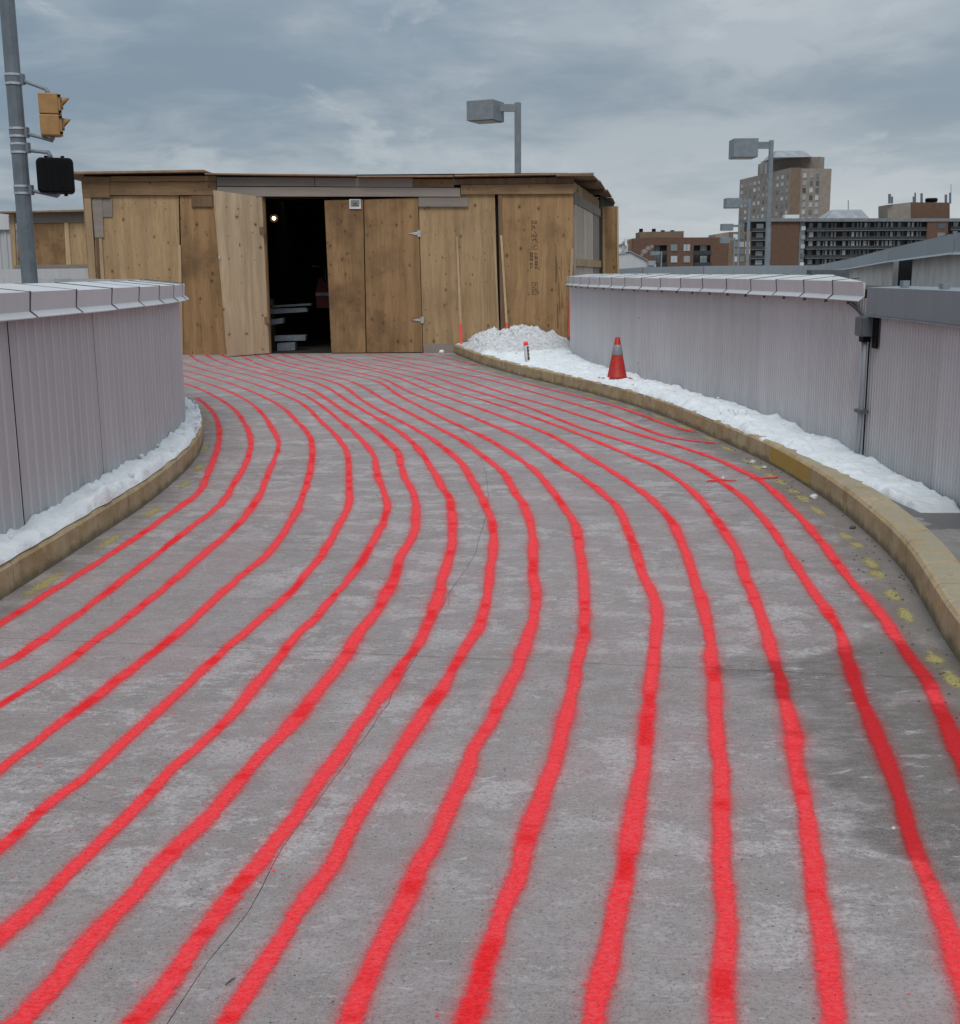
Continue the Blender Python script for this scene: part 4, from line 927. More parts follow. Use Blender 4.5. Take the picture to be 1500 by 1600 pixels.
for k in range(24):
    y = random.uniform(3.5, 11.5); q = random.uniform(0.1, 0.95); a, b = KL.x_at_y(y), WL.x_at_y(y)
    l = lump((a + (b - a) * q, y, 0.19), random.uniform(0.008, 0.026), k * 5.7, 1)
    n = len(ch.v); ch.v += l.v; ch.f += [tuple(i + n for i in f) for f in l.f]
o_ = obj('snow_crumbs', ch, M_SNOW, kind='stuff'); tag(o_, 'loose crumbs and lumps of snow strewn over both snow banks', 'snow')
# lumps of snow on the ramp by the shed skirting
for px, py, r_, lab in ((690, 552, 0.045, 'small flat lump of snow on the ramp, leftmost by the shed skirting'), (699, 549, 0.075, 'largest rounded lump of snow on the ramp by the shed skirting'), (708, 549, 0.055, 'lump of snow lying against the end of the right kerb')):
    g_ = G(px, py); o_ = obj('snow_lump', lump((g_.x, g_.y, r_ * 0.5), r_, px * 1.0, 3), M_SNOW, smooth=True); tag(o_, lab, 'snow lump', 'snow lumps at the shed skirting')

# ------------------------------------------------------------------ stones and litter on the ramp
def stone(px, py, r_, mat, label, z=0.0, name='stone', group='stones in the right gutter'):
    g_ = G(px, py, z); o_ = obj(name, lump((g_.x, g_.y, z + r_ * 0.45), r_, px * 0.7, 2, 0.7), mat); tag(o_, label, 'stone', group)
stone(1272, 779, 0.024, M_LABP, 'white chunk lying in the right gutter below the yellow kerb paint')
stone(1176, 724, 0.022, M_STONE, 'pale pebble in the right gutter, left of the yellow kerb paint')
stone(1194, 732, 0.018, M_STONE, 'small pale pebble against the kerb beside the yellow paint')
stone(1332, 826, 0.016, M_STONED, 'small black stone in the right gutter')
stone(1396, 1296, 0.006, M_LABP, 'tiny white chip beside the wet patch', group='chips on the ramp')
stone(1130, 748, 0.014, M_LABP, 'white crumb beside the short red cross stroke', group='chips on the ramp')
gr = MB()
for k in range(420):
    s = random.uniform(1, KR.s_at_y(12)); p, tg, nm = KR.at(s)
    d_ = abs(random.gauss(0, 0.11)) + 0.01
    l = lump((p.x + nm.x * d_, p.y + nm.y * d_, 0.002), random.uniform(0.0015, 0.006) , k * 1.7, 1, 0.6)
    n = len(gr.v); gr.v += l.v; gr.f += [tuple(i + n for i in f) for f in l.f]
o_ = obj('gutter_grit', gr, M_STONED, kind='stuff'); tag(o_, 'dark grit and dead leaf bits gathered along the right kerb', 'grit')
a, b = G(352, 1541), G(368, 1529)
tw = obj('twig', MB().tube([(a.x, a.y, 0.003), ((a.x + b.x) / 2 + 0.001, (a.y + b.y) / 2, 0.005), (b.x, b.y, 0.003)], [0.0012, 0.0015, 0.0008], 6), M_STONED)
tag(tw, 'short dark twig lying on the concrete near the bottom edge', 'twig')

# ------------------------------------------------------------------ cone and spray can
c = G(964, 592, 0.175)
cone = thing('traffic_cone', (c.x, c.y, 0.17), 'orange-red traffic cone with grey collar standing in the snow', 'traffic cone')
R = lambda z: 0.108 - (0.108 - 0.026) * (z / 0.46)
obj('cone_base', MB().box(-0.135, 0.135, -0.135, 0.135, 0.0, 0.02, Matrix.Translation((c.x - 0.02, c.y, 0.172)) @ Matrix.Rotation(0.5, 4, 'Z')), M_CONEB, cone, bevel=0.006)
obj('cone_body', MB().lathe([(R(0) + 0.006, 0.02), (R(0), 0.03), (R(0.285), 0.285), (R(0.287), 0.289), (R(0.455), 0.455), (R(0.46) - 0.004, 0.462), (R(0.46) - 0.012, 0.458), (0.008, 0.45)], (c.x, c.y, 0.172), 32), M_ORANGE, cone, smooth=True)
obj('reflective_collar', MB().lathe([(R(0.27) + 0.002, 0.27), (R(0.272) + 0.0035, 0.272), (R(0.378) + 0.0035, 0.378), (R(0.38) + 0.002, 0.38)], (c.x, c.y, 0.172), 32), M_REFL, cone, smooth=True)
c = G(824, 563, 0.19)
can = thing('spray_can', (c.x, c.y, 0.185), 'spray paint can with fluorescent red cap standing in the snow', 'spray can')
T = Matrix.Translation((c.x, c.y, 0.185)) @ Matrix.Rotation(-0.09, 4, 'Y')
def tm(mb):
    mb.v = [tuple(T @ Vector(v)) for v in mb.v]; return mb
obj('can_body', tm(MB().lathe([(0.029, 0), (0.033, 0.004), (0.033, 0.196), (0.029, 0.206)], (0, 0, 0), 24)), M_WHITEP, can, smooth=True)
lb = MB(); seg = 14; z0, z1 = 0.012, 0.19
for k in range(seg + 1):
    a = math.radians(-78 + 118 * k / seg); lb.v += [(0.0338 * math.cos(a), 0.0338 * math.sin(a), z0), (0.0338 * math.cos(a), 0.0338 * math.sin(a), z1)]
for k in range(seg): lb.f.append((2 * k, 2 * k + 2, 2 * k + 3, 2 * k + 1))
obj('label', tm(lb), M_LABEL, can)
for zz in (0.055, 0.10, 0.150):
    lb = MB()
    for k in range(9):
        a = math.radians(-68 + 85 * k / 8); lb.v += [(0.0343 * math.cos(a), 0.0343 * math.sin(a), zz), (0.0343 * math.cos(a), 0.0343 * math.sin(a), zz + 0.016)]
    for k in range(8): lb.f.append((2 * k, 2 * k + 2, 2 * k + 3, 2 * k + 1))
    obj('label_print', tm(lb), M_LABELT, can)
obj('cap', tm(MB().lathe([(0.031, 0.204), (0.0325, 0.208), (0.030, 0.24), (0.024, 0.252), (0.012, 0.254)], (0, 0, 0), 24)), M_REDFL, can, smooth=True)

# ------------------------------------------------------------------ plywood shed
YS = 20.4
def S(px, py, off=0.0): 
    q = AT(px, py, YS); return Vector((q.x, YS - off, q.z))
def sheet(name, quad, mat, parent, off=0.0, th=0.018, label=None, bottom=None):
    P = [S(x, y, off) for x, y in quad]
    if bottom is not None:
        for k in (2, 3): P[k].z = bottom
    mb = MB(); mb.slab(P, Vector((0, th, 0)))
    return obj(name, mb, mat, parent, label=label)
shed = thing('plywood_shed', (-2.6, YS, 0), 'big plywood shed with an open doorway across the top of the ramp', 'shed')
sheet('plywood_sheet', [(147, 306), (279, 305), (284, 555), (152, 555)], M_PLY, shed, 0.0, bottom=0.0)
sheet('plywood_sheet', [(281, 306), (343, 306), (354, 555), (287, 555)], M_PLYD, shed, 0.004, bottom=0.0)
sheet('plywood_sheet', [(346, 306), (411, 306), (422, 552), (357, 552)], M_PLYD, shed, 0.0, bottom=0.0)
sheet('plywood_sheet', [(654, 305), (773, 303), (780, 549), (661, 536)], M_PLY, shed, 0.0, bottom=0.13)
sheet('skirting_board', [(661, 537), (782, 537), (782, 549), (662, 549)], M_BRDG, shed, 0.02, bottom=0.0)
sheet('plywood_sheet', [(781, 303), (896, 302), (893, 552), (787, 552)], M_PLYD, shed, 0.0, bottom=0.10, label='stamped plywood sheet with dark vertical grain streaks')
sheet('stud', [(778, 304), (784, 304), (789, 552), (783, 552)], M_STUDD, shed, 0.03, 0.04, bottom=0.14)
# left corner framing
sheet('stud', [(133, 309), (143, 309), (151, 436), (141, 436)], M_STUD, shed, 0.05, 0.06, bottom=0.0)
sheet('board', [(144, 310), (160, 310), (163, 371), (149, 371)], M_BRDG, shed, 0.03, 0.03)
sheet('board', [(160, 311), (176, 311), (176, 339), (160, 339)], M_BRDG, shed, 0.02, 0.02, label='grey offcut nailed near the left corner')
sheet('stud', [(155, 372), (160, 372), (163, 436), (156, 436)], M_STUD, shed, 0.03, 0.03, bottom=0.0)
sheet('stud', [(150, 372), (154, 372), (156, 436), (151, 436)], M_STUDD, shed, 0.02, 0.02, bottom=0.0)
sheet('batten', [(279, 383), (283, 383), (287, 555), (282, 555)], M_STUD, shed, 0.03, 0.02, bottom=0.0)
# header boards
sheet('header_board', [(128, 276), (173, 277), (173, 309), (131, 309)], M_BRD, shed, 0.06, 0.02)
sheet('header_board', [(173.5, 276), (339, 275), (339, 284), (173.5, 284)], M_BRD, shed, 0.045, 0.03)
sheet('header_board', [(173.5, 285), (339, 285), (339, 305), (173.5, 305)], M_BRD, shed, 0.05, 0.02)
sheet('board', [(300, 305.5), (333, 305.5), (333, 323), (300, 323)], M_STUDD, shed, 0.04, 0.02, label='dark short block under the header')
sheet('header_board', [(340, 277), (492, 278), (492, 291.5), (340, 290.5)], M_BRDG, shed, 0.06, 0.03)
sheet('header_board', [(493, 278), (645, 279), (645, 293), (493, 291.5)], M_BRDG, shed, 0.062, 0.03)
sheet('header_board', [(340, 292), (719, 294), (719, 307.5), (340, 307)], M_BRDG, shed, 0.05, 0.03)
sheet('header_board', [(645.5, 280), (709, 280), (709, 293), (645.5, 293)], M_BRD, shed, 0.04, 0.02)
sheet('header_board', [(654, 309), (732, 309), (732, 323), (654, 323)], M_BRDG, shed, 0.045, 0.03)
sheet('header_board', [(709.5, 280), (897, 277), (897, 287), (709.5, 289)], M_STUDD, shed, 0.03, 0.02)
sheet('header_board', [(720, 289.5), (896, 287.5), (896, 303), (720, 304)], M_BRD, shed, 0.05, 0.02)
# closed door leaf
door = sheet('door', [(507, 313), (567.5, 312), (571.5, 549), (518, 550)], M_PLYD, shed, 0.01, 0.02, bottom=0.015)
d2 = sheet('door_panel', [(569, 312), (653, 309), (660.5, 549), (573, 549)], M_PLYD, door, 0.014, 0.02, bottom=0.015)
for (hx, hy) in ((648, 365), (653, 500)):
    q = S(hx, hy, 0.02); q2 = S(hx + 8, hy, 0.02)
    mb = MB()
    n = 0; 
    for dy_, th_ in ((0, 0.006),):
        A_ = [Vector((q.x - 0.10, q.y, q.z)), Vector((q.x + 0.055, q.y, q.z - 0.028)), Vector((q.x + 0.055, q.y, q.z + 0.028)), Vector((q.x - 0.10, q.y, q.z + 0.008))]
        mb.slab(A_, Vector((0, -0.006, 0)))
        mb.box(q.x + 0.055, q.x + 0.10, q.y - 0.008, q.y, q.z - 0.055, q.z + 0.055)
        mb.tube([(q.x + 0.055, q.y - 0.006, q.z - 0.05), (q.x + 0.055, q.y - 0.006, q.z + 0.05)], 0.009, 8)
    obj('strap_hinge', mb, M_GALV, door)
nt = sheet('notice', [(546, 311.5), (564, 311.5), (564.5, 326.5), (546, 326.5)], M_LABP, shed, 0.035, 0.012, label='small framed notice at top of the door')
sheet('notice_print', [(548.5, 312.5), (561.5, 312.5), (562, 323), (548.5, 323)], M_LABG, nt, 0.038, 0.002)
for k, (x0, x1, y0, y1) in enumerate(((553, 558, 317.5, 319.5), (551.5, 556, 321, 322), (557, 560, 321, 322))):
    sheet('notice_print', [(x0, y0), (x1, y0), (x1, y1), (x0, y1)], M_INK, nt, 0.040, 0.001)
# open leaf swung towards the ramp
A_, B_ = G(356, 558.5), AT(421, 551.5, 20.37)
lq = [VP(334, 297, A_, B_), VP(409, 308, A_, B_), Vector((B_.x, B_.y, 0.02)), Vector((A_.x, A_.y, 0.02))]
nrm = Vector((B_.y - A_.y, -(B_.x - A_.x), 0)).normalized()
leaf = obj('open_door', MB().slab(lq, -nrm * 0.02), M_PLYL, shed, label='pale open door leaf leaning out over the ramp')
for (bx, by) in ((409, 360), (416.5, 500)):
    q = VP(bx, by, A_, B_); obj('door_block', MB().box(q.x - 0.055, q.x + 0.055, q.y - 0.04, q.y - 0.005, q.z - 0.055, q.z + 0.055), M_STUDD, leaf)
q = VP(343, 402, A_, B_); obj('latch', MB().box(q.x - 0.01, q.x + 0.015, q.y - 0.03, q.y - 0.01, q.z - 0.03, q.z + 0.03), M_GALV, leaf)
# door frame jambs
sheet('door_jamb', [(409, 308), (413, 308), (423, 551), (419, 551)], M_STUDD, shed, -0.03, 0.09, bottom=0.0)
# interior with its shade put into the colour: back, floor sheet over the ramp; ceiling = roof sheets
zbl, zbr = S(118, 273.5).z + 0.10, S(925, 273.5).z - 0.03
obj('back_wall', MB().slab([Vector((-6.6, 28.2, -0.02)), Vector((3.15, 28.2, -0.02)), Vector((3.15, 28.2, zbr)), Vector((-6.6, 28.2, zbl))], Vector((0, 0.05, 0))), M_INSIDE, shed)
obj('inner_shade_face', MB().box(-6.555, -6.54, YS + 0.05, 28.2, -0.02, 3.02), M_INSIDE, shed)  # near-black face, indoor shade painted along the side wall
obj('floor_shade_sheet', MB().box(-6.7, 2.0, YS + 0.12, 28.1, -0.001, 0.006), M_INSIDE, shed)  # near-black sheet laid on the ramp in place of indoor shade
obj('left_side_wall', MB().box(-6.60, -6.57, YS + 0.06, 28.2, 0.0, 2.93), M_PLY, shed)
obj('light_leak_backing', MB().box(-6.53, S(409, 400).x, YS + 0.12, YS + 0.13, 0.0, 2.95), M_INSIDE, shed)  # unseen dark backing added behind the sheets to block light leaks
obj('light_leak_backing', MB().box(S(514, 400).x + 0.06, 1.5, YS + 0.12, YS + 0.13, 0.0, 2.95), M_INSIDE, shed)
obj('light_leak_backing', MB().box(-6.53, 1.5, YS + 0.135, YS + 0.145, 2.58, 2.965), M_INSIDE, shed)
# right side wall running back
C0, C1 = Vector((1.585, 20.42, 0)), Vector((2.48, 24.55, 0))
def SW(px, py): return VP(px, py, C0, C1)
sn = Vector((C1.y - C0.y, -(C1.x - C0.x), 0)).normalized()
def sideq(name, quad, mat, off=0.0, th=0.018, label=None):
    P = [SW(x, y) + sn * off for x, y in quad]
    return obj(name, MB().slab(P, -sn * th), mat, shed, label=label)
sideq('side_sheet', [(897, 314), (911, 320), (911, 432), (897, 432)], M_PLYW)
sideq('side_sheet', [(911.6, 320), (926.5, 326), (926.5, 432), (911.6, 432)], M_PLYW)
sideq('side_sheet', [(927, 326), (936.5, 332), (936.5, 432), (927, 432)], M_BRDG)
sideq('side_header', [(896, 300), (937, 327), (937, 339), (896, 317)], M_BRDG, 0.02, 0.03)
sideq('side_sheet', [(896, 284), (910, 294), (910, 309), (896, 300)], M_PLY, 0.004)
sideq('side_sheet', [(910.5, 294), (926, 305), (926, 319.5), (910.5, 309.3)], M_BRD, 0.004)
sideq('side_sheet', [(926.5, 305), (936, 313), (936, 326), (926.5, 319.8)], M_BRD, 0.004)
sideq('side_rail', [(900, 404), (937, 407.5), (937, 418), (900, 415.5)], M_STUD, 0.03, 0.03)
fl2 = [AT(938, 323, 24.7), AT(966, 322, 24.7), AT(967, 432, 24.7), AT(941, 432, 24.7)]
obj('rear_door_leaf', MB().slab(fl2, Vector((0, 0.02, 0))), M_PLYD, shed)
obj('rear_door_stud', MB().slab([AT(963.5, 322.5, 24.66), AT(966.3, 322.3, 24.66), AT(967.3, 432, 24.66), AT(964.5, 432, 24.66)], Vector((0, 0.03, 0))), M_STUD, shed)
obj('rear_door_stud', MB().slab([AT(941, 324, 24.66), AT(944.5, 324, 24.66), AT(946, 432, 24.66), AT(942, 432, 24.66)], Vector((0, 0.03, 0))), M_STUD, shed)
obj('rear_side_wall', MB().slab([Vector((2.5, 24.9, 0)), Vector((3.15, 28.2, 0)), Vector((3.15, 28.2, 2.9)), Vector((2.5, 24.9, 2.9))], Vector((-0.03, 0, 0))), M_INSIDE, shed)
# roof: overlapping sheets with a ragged right edge
zl = S(118, 273).z; zm = S(342, 270).z
rs = [(-7.02, -4.50, 0.02, S(118, 273.5).z, S(342, 270).z), (-4.48, -2.0, 0.0, S(344, 274).z, S(575, 276.5).z), (-1.98, -0.40, 0.0, S(575, 278).z, S(710, 277.5).z), (-0.38, 1.92, 0.01, S(710, 277).z, S(925, 273.5).z)]
for x0, x1, dz, za, zb in rs:
    for k, (ya_, yb_) in enumerate(((YS - 0.22, 22.6), (22.55, 25.2), (25.15, 28.4))):
        ex = 0.0
        q = [Vector((x0, ya_, za + 0.004 * k)), Vector((x1, ya_, zb + 0.004 * k)), Vector((x1, yb_, zb + 0.004 * k)), Vector((x0, yb_, za + 0.004 * k))]
        obj('roof_sheet', MB().slab(q, Vector((0, 0, 0.022 + 0.012 * (x0 < -6)))), M_ROOFW, shed)
zr = S(925, 273.5).z - 0.006
for k, (ya_, yb_, xa, xb) in enumerate(((YS - 0.22, 21.3, 1.90, 2.10), (21.3, 23.5, 2.13, 2.45), (23.5, 26.0, 2.50, 2.86), (26.0, 28.4, 2.88, 3.2))):
    q = [Vector((1.3, ya_, zr - 0.012 * k)), Vector((xa, ya_, zr - 0.012 * k)), Vector((xb, yb_, zr - 0.004 * k)), Vector((1.3, yb_, zr - 0.004 * k))]
    obj('roof_sheet', MB().slab(q, Vector((0, 0, -0.02))), M_ROOFW, shed)
    obj('roof_joist', MB().box(1.55 + 0.2 * k, xb - 0.03, yb_ - 0.05, yb_, zr - 0.10, zr - 0.034), M_STUDD, shed)
# stamped marks on the right sheet (illegible print inside boxes)
st = MB()
def sq(x0, y0, x1, y1): st.slab([S(x0, y1, 0.002), S(x1, y1, 0.002), S(x1, y0, 0.002), S(x0, y0, 0.002)], Vector((0, -0.0012, 0)))
def frame(x0, y0, x1, y1, w_=0.7):
    sq(x0, y0, x1, y0 + w_); sq(x0, y1 - w_, x1, y1); sq(x0, y0, x0 + w_ * .8, y1); sq(x1 - w_ * .6, y0, x1, y1)
frame(830, 345, 839.5, 368.5); frame(830.5, 369.5, 840, 389.5); frame(831, 441, 840, 460.5)
random.seed(3)
for (x0, y0, x1, y1) in ((831.5, 346.5, 838.5, 367), (832, 371.5, 838.5, 388), (832.5, 443, 838.5, 459.5)):
    y = y0
    while y < y1 - 1.5:
        h_ = random.uniform(1.0, 2.0); x = x0
        while x < x1 - 1:
            w_ = random.uniform(0.8, 2.4)
            if random.random() < 0.52: sq(x, y, min(x + w_, x1), y + h_ * 0.8)
            x += w_ + 0.35
        y += h_ + 0.5
for (x0, x1, ys_) in ((828.5, 833, (394.5, 399, 404, 411, 416.5)), (835.5, 840, (395.5, 399.5, 403.5, 408, 412, 417))):
    for y in ys_:
        sq(x0, y, x1, y + 1.0); sq(x0, y, x0 + 1.0, y + 3.0)
        if random.random() < 0.7: sq(x1 - 1.1, y, x1, y + 3.0)
        if random.random() < 0.6: sq(x0, y + 2.2, x1, y + 3.0)
obj('ink_stamp', st, M_INK, shed, kind='stuff')
# drip-stain splits in the right sheet: dark narrow open checks
ck = MB()
for k in range(16):
    x = random.uniform(866, 889); y0 = random.uniform(375, 480); L_ = random.uniform(14, 60)
    w_ = random.uniform(0.25, 0.8)
    if k == 0: x, y0, L_, w_ = 868, 400, 42, 1.1
    if k == 1: x, y0, L_, w_ = 871, 475, 38, 1.1
    ck.slab([S(x, y0 + L_, 0.002), S(x + w_, y0 + L_, 0.002), S(x + w_ * .6, y0, 0.002), S(x, y0, 0.002)], Vector((0, -0.001, 0)))
obj('wood_splits', ck, M_INK, shed)

# leaning marker stakes with red tips
def stake(x0, y0, x1, y1, xt, yt, zb, label, ytop_off=0.05, wd=0.035, plane_b=None):
    top = S(x0, y0, 0.05); bot = plane_b
    mid = bot.lerp(top, 0.0)
    e = thing('marker_stake', (bot.x, bot.y, bot.z), label, 'stake', 'wooden stakes with red tips at the shed')
    k = (yt - y0) / (y1 - y0)
    j = top.lerp(bot, k)
    def bar(a, b): 
        q = [a + Vector((-wd / 2, 0, 0)), a + Vector((wd / 2, 0, 0)), b + Vector((wd / 2, 0, 0)), b + Vector((-wd / 2, 0, 0))]
        return MB().slab(q, Vector((0, 0.02, 0)))
    obj('stake_shaft', bar(top, j), M_STUD, e); obj('painted_tip', bar(j, bot), M_REDFL, e)
stake(714, 370, 723, 536, 722, 503, 0.15, 'leaning stake with a long red tip at the kerb end', plane_b=G(723, 536, 0.15) if G(723, 536, 0.15).y < 20.2 else Vector((-0.29, 20.1, 0.15)))
stake(783, 368, 792, 520, 790, 501, 0.15, 'leaning stake whose red tip sticks in the snow heap', plane_b=S(792, 522, 0.35))
b_ = S(888, 524, 0.3)
stake(893.5, 388, 888, 524, 890, 467, 0.15, 'leaning stake with red tip between shed and metal wall', plane_b=b_, wd=0.045)
sheet('batten', [(771, 368), (774, 368), (781, 549), (778, 549)], M_STUD, shed, 0.02, 0.02, bottom=0.14)

# things stored inside
bl = AT(428, 341, 22.6)
bulb = thing('work_lamp', bl, 'small lit bulb hanging inside the dark shed doorway', 'lamp')
import bmesh
def sphere(c, r, seg=16):
    mb = MB(); b = bmesh.new(); bmesh.ops.create_uvsphere(b, u_segments=seg, v_segments=10, radius=r)
    mb.v = [tuple(v.co + Vector(c)) for v in b.verts]; mb.f = [tuple(v.index for v in f.verts) for f in b.faces]; b.free(); return mb
obj('bulb', sphere(bl, 0.034), M_BULB, bulb, smooth=True)
cg = MB()
for a in range(6):
    an = a * math.pi / 6
    cg.tube([bl + Vector((0.075 * math.cos(th) * math.cos(an), 0.075 * math.cos(th) * math.sin(an), 0.075 * math.sin(th))) for th in [i * 2 * math.pi / 16 for i in range(17)]], 0.003, 5)
obj('wire_guard', cg, M_STUDD, bulb)
obj('socket', MB().tube([bl + Vector((0, 0, 0.05)), bl + Vector((0, 0, 0.14))], 0.02, 8), M_BLACK, bulb)
obj('cord', MB().tube([bl + Vector((0, 0, 0.14)), (bl.x, bl.y, 2.9)], 0.006, 6), M_BLACK, bulb)
mm2 = mat_simple('stacked_timber', (0.17, 0.195, 0.22), 0.8)
pile = thing('timber_stack', (-3.7, 22, 0), 'stack of loose grey boards just inside the shed doorway', 'timber')
for (x0, y0, x1, y1, hgt, Y) in ((418, 478, 486, 474, 3, 21.9), (419, 483, 478, 481, 3.5, 21.8), (420, 487, 480, 483, 4, 21.7), (421, 500, 442, 497, 8, 21.5), (429, 525, 477, 524, 8, 21.3), (433, 537, 461, 535, 12, 21.2)):
    q = [AT(x0, y0 + hgt, Y), AT(x1, y1 + hgt, Y), AT(x1, y1, Y), AT(x0, y0, Y)]
    obj('plank', MB().slab(q, Vector((0, 0.25, 0))), mm2, pile)
obj('trestle', MB().box(AT(423, 540, 22).x, AT(430, 540, 22).x, 21.9, 22.1, 0.006, 0.9), M_STUDD, pile)
q = AT(509, 457, 22.2)
vest = thing('work_vest', (q.x, q.y, q.z), 'orange work vest with grey bands hanging just inside the doorway', 'vest')
vb = MB()
prof_v = [(-0.17, -0.28), (0.17, -0.28), (0.18, 0.02), (0.12, 0.24), (0.05, 0.27), (0.0, 0.14), (-0.05, 0.27), (-0.12, 0.24), (-0.18, 0.02)]
vb.v = [(q.x + a, q.y - 0.03 + 0.02 * math.cos(a * 20), q.z + b) for a, b in prof_v] + [(q.x + a * .95, q.y + 0.04, q.z + b) for a, b in prof_v]
n = len(prof_v); vb.f = [tuple(range(n)), tuple(reversed(range(n, 2 * n)))] + [(i, (i + 1) % n, n + (i + 1) % n, n + i) for i in range(n)]
obj('vest_cloth', vb, mat_simple('faded_orange_cloth', (0.085, 0.022, 0.016), 0.9), vest)
obj('grey_band', MB().box(q.x - 0.18, q.x + 0.18, q.y - 0.056, q.y - 0.052, q.z - 0.06, q.z + 0.0), M_POLE, vest)
obj('hook', MB().tube([(q.x, q.y, q.z + 0.14), (q.x, q.y + 0.02, q.z + 0.45), (q.x + 0.0, YS + 0.18, q.z + 0.47)], 0.006, 6), M_STEELD, vest)

# ------------------------------------------------------------------ hoarding to the left of the shed
YH = 26.5
def H(px, py, off=0.0):
    q = AT(px, py, YH); return Vector((q.x, YH - off, q.z))
hd = thing('plywood_hoarding', (H(70, 400).x, YH, 1.1), 'lower plywood hoarding standing left of the shed behind the pole', 'hoarding')
def hq(name, quad, mat, off=0.0, th=0.02): return obj(name, MB().slab([H(x, y, off) for x, y in quad], Vector((0, th, 0))), mat, hd)
hq('plywood_sheet', [(26, 348), (102, 346), (106, 414), (28, 416)], M_PLYD)
hq('plywood_sheet', [(103, 346), (150, 345), (150, 414), (107, 414)], M_PLY)
hq('top_board', [(24, 334), (150, 331), (150, 347), (24, 349)], M_BRDG, 0.03, 0.03)
hq('stud', [(15, 334), (23, 334), (27, 421), (20, 421)], M_STUD, 0.04, 0.05)
hq('stud', [(101, 347), (107, 347), (112, 414), (104, 414)], M_STUD, 0.03, 0.03)
hq('bottom_plate', [(24, 414), (150, 413), (150, 420), (24, 421)], M_BRDG, 0.05, 0.06)
hq('roof_sheet', [(0, 331.5), (150, 328), (150, 331), (0, 333.5)], M_ROOFW, 0.25, 1.6)
lw = MB().slab([AT(-40, 421, 26.3), AT(160, 419, 26.3), Vector((AT(160, 419, 26.3).x, 26.3, 0)), Vector((AT(-40, 421, 26.3).x, 26.3, 0))], Vector((0, 0.12, 0)))
o_ = obj('low_wall', lw, M_CLAD); tag(o_, 'pale low metal wall beneath the plywood hoarding on the left', 'wall')
# ribbed metal building at the far left edge
mbld = thing('metal_clad_building', (AT(-20, 420, 31).x, 31, 0), 'grey ribbed metal building showing at the left edge', 'building')
x1_ = AT(17, 400, 31).x; x0_ = x1_ - 6
rb = MB(); k = 0; x = x0_
while x < x1_:
    rb.v += [(x, 31, -0.5), (x, 31, 2.75), (x + 0.09, 31, -0.5), (x + 0.09, 31, 2.75), (x + 0.11, 30.97, -0.5), (x + 0.11, 30.97, 2.75), (x + 0.15, 30.97, -0.5), (x + 0.15, 30.97, 2.75)]
    x += 0.17
for i in range(len(rb.v) // 2 - 1): rb.f.append((2 * i, 2 * i + 2, 2 * i + 3, 2 * i + 1))
obj('ribbed_wall', rb, M_CLAD, mbld)
obj('building_body', MB().box(x0_, x1_, 31.02, 37, -0.5, 2.72), M_CLAD, mbld)
obj('eave_band', MB().box(x0_ - 0.1, x1_ + 0.05, 30.9, 37.1, 2.5, 2.85), M_CAPM, mbld)

# ------------------------------------------------------------------ signal pole
YP = 14.0
def PP(px, py, dy=0.0): return AT(px, py, YP + dy)
pb = PP(46.5, 437); pt = PP(8, -60)
PX = pb.x
pole = thing('signal_pole', (PX, YP, 0), 'tall grey pole with banded brackets at the upper left', 'pole')
obj('pole_shaft', MB().lathe([(0.094, -0.07), (0.092, 1.0), (0.078, 6.2)], (PX, YP, 0), 12), M_POLE, pole)
def zpx(py, px=30): return PP(px, py).z
for py in (117, 131, 201, 213, 225, 238, 291, 302):
    z = zpx(py, 20 + py * 0.075); obj('band', MB().lathe([(0.089, -0.012), (0.097, -0.012), (0.097, 0.012), (0.089, 0.012)], (PX, YP, z), 24), M_GALV, pole, smooth=False)
for py in (124, 207, 231, 297):
    z = zpx(py, 20 + py * 0.075); obj('bracket_sleeve', MB().lathe([(0.088, -0.045), (0.092, -0.045), (0.092, 0.045), (0.088, 0.045)], (PX, YP, z), 24), M_POLE, pole)
    obj('bracket_plate', MB().box(PX + 0.085, PX + 0.12, YP - 0.04, YP + 0.04, z - 0.055, z + 0.055), M_POLE, pole)
# signal head: seen from behind and to the side, faces right
def arm(parent, a, b, c_):
    obj('arm', MB().tube([a, a.lerp(b, 0.5), b, b + (c_ - b) * 0.45, c_], [0.022, 0.02, 0.024, 0.026, 0.022], 10), M_LAMP, parent, smooth=True)
sh = thing('traffic_signal', PP(78, 214), 'ochre two-section traffic signal head on the left pole', 'traffic signal')
cz0, cz1 = PP(78, 213).z, PP(76, 147).z; cx = PP(77.5, 180).x
RS = Matrix.Translation((cx, YP, 0)) @ Matrix.Rotation(math.radians(17), 4, 'Z')
hw_, hd_ = 0.105, 0.125
hzm = (cz0 + cz1) / 2
obj('signal_section', MB().box(-hw_, hw_, -hd_, hd_, hzm + 0.003, cz1, RS), M_SIGY, sh, bevel=0.012)
obj('signal_section', MB().box(-hw_, hw_, -hd_, hd_, cz0, hzm - 0.003, RS), M_SIGY, sh, bevel=0.012)
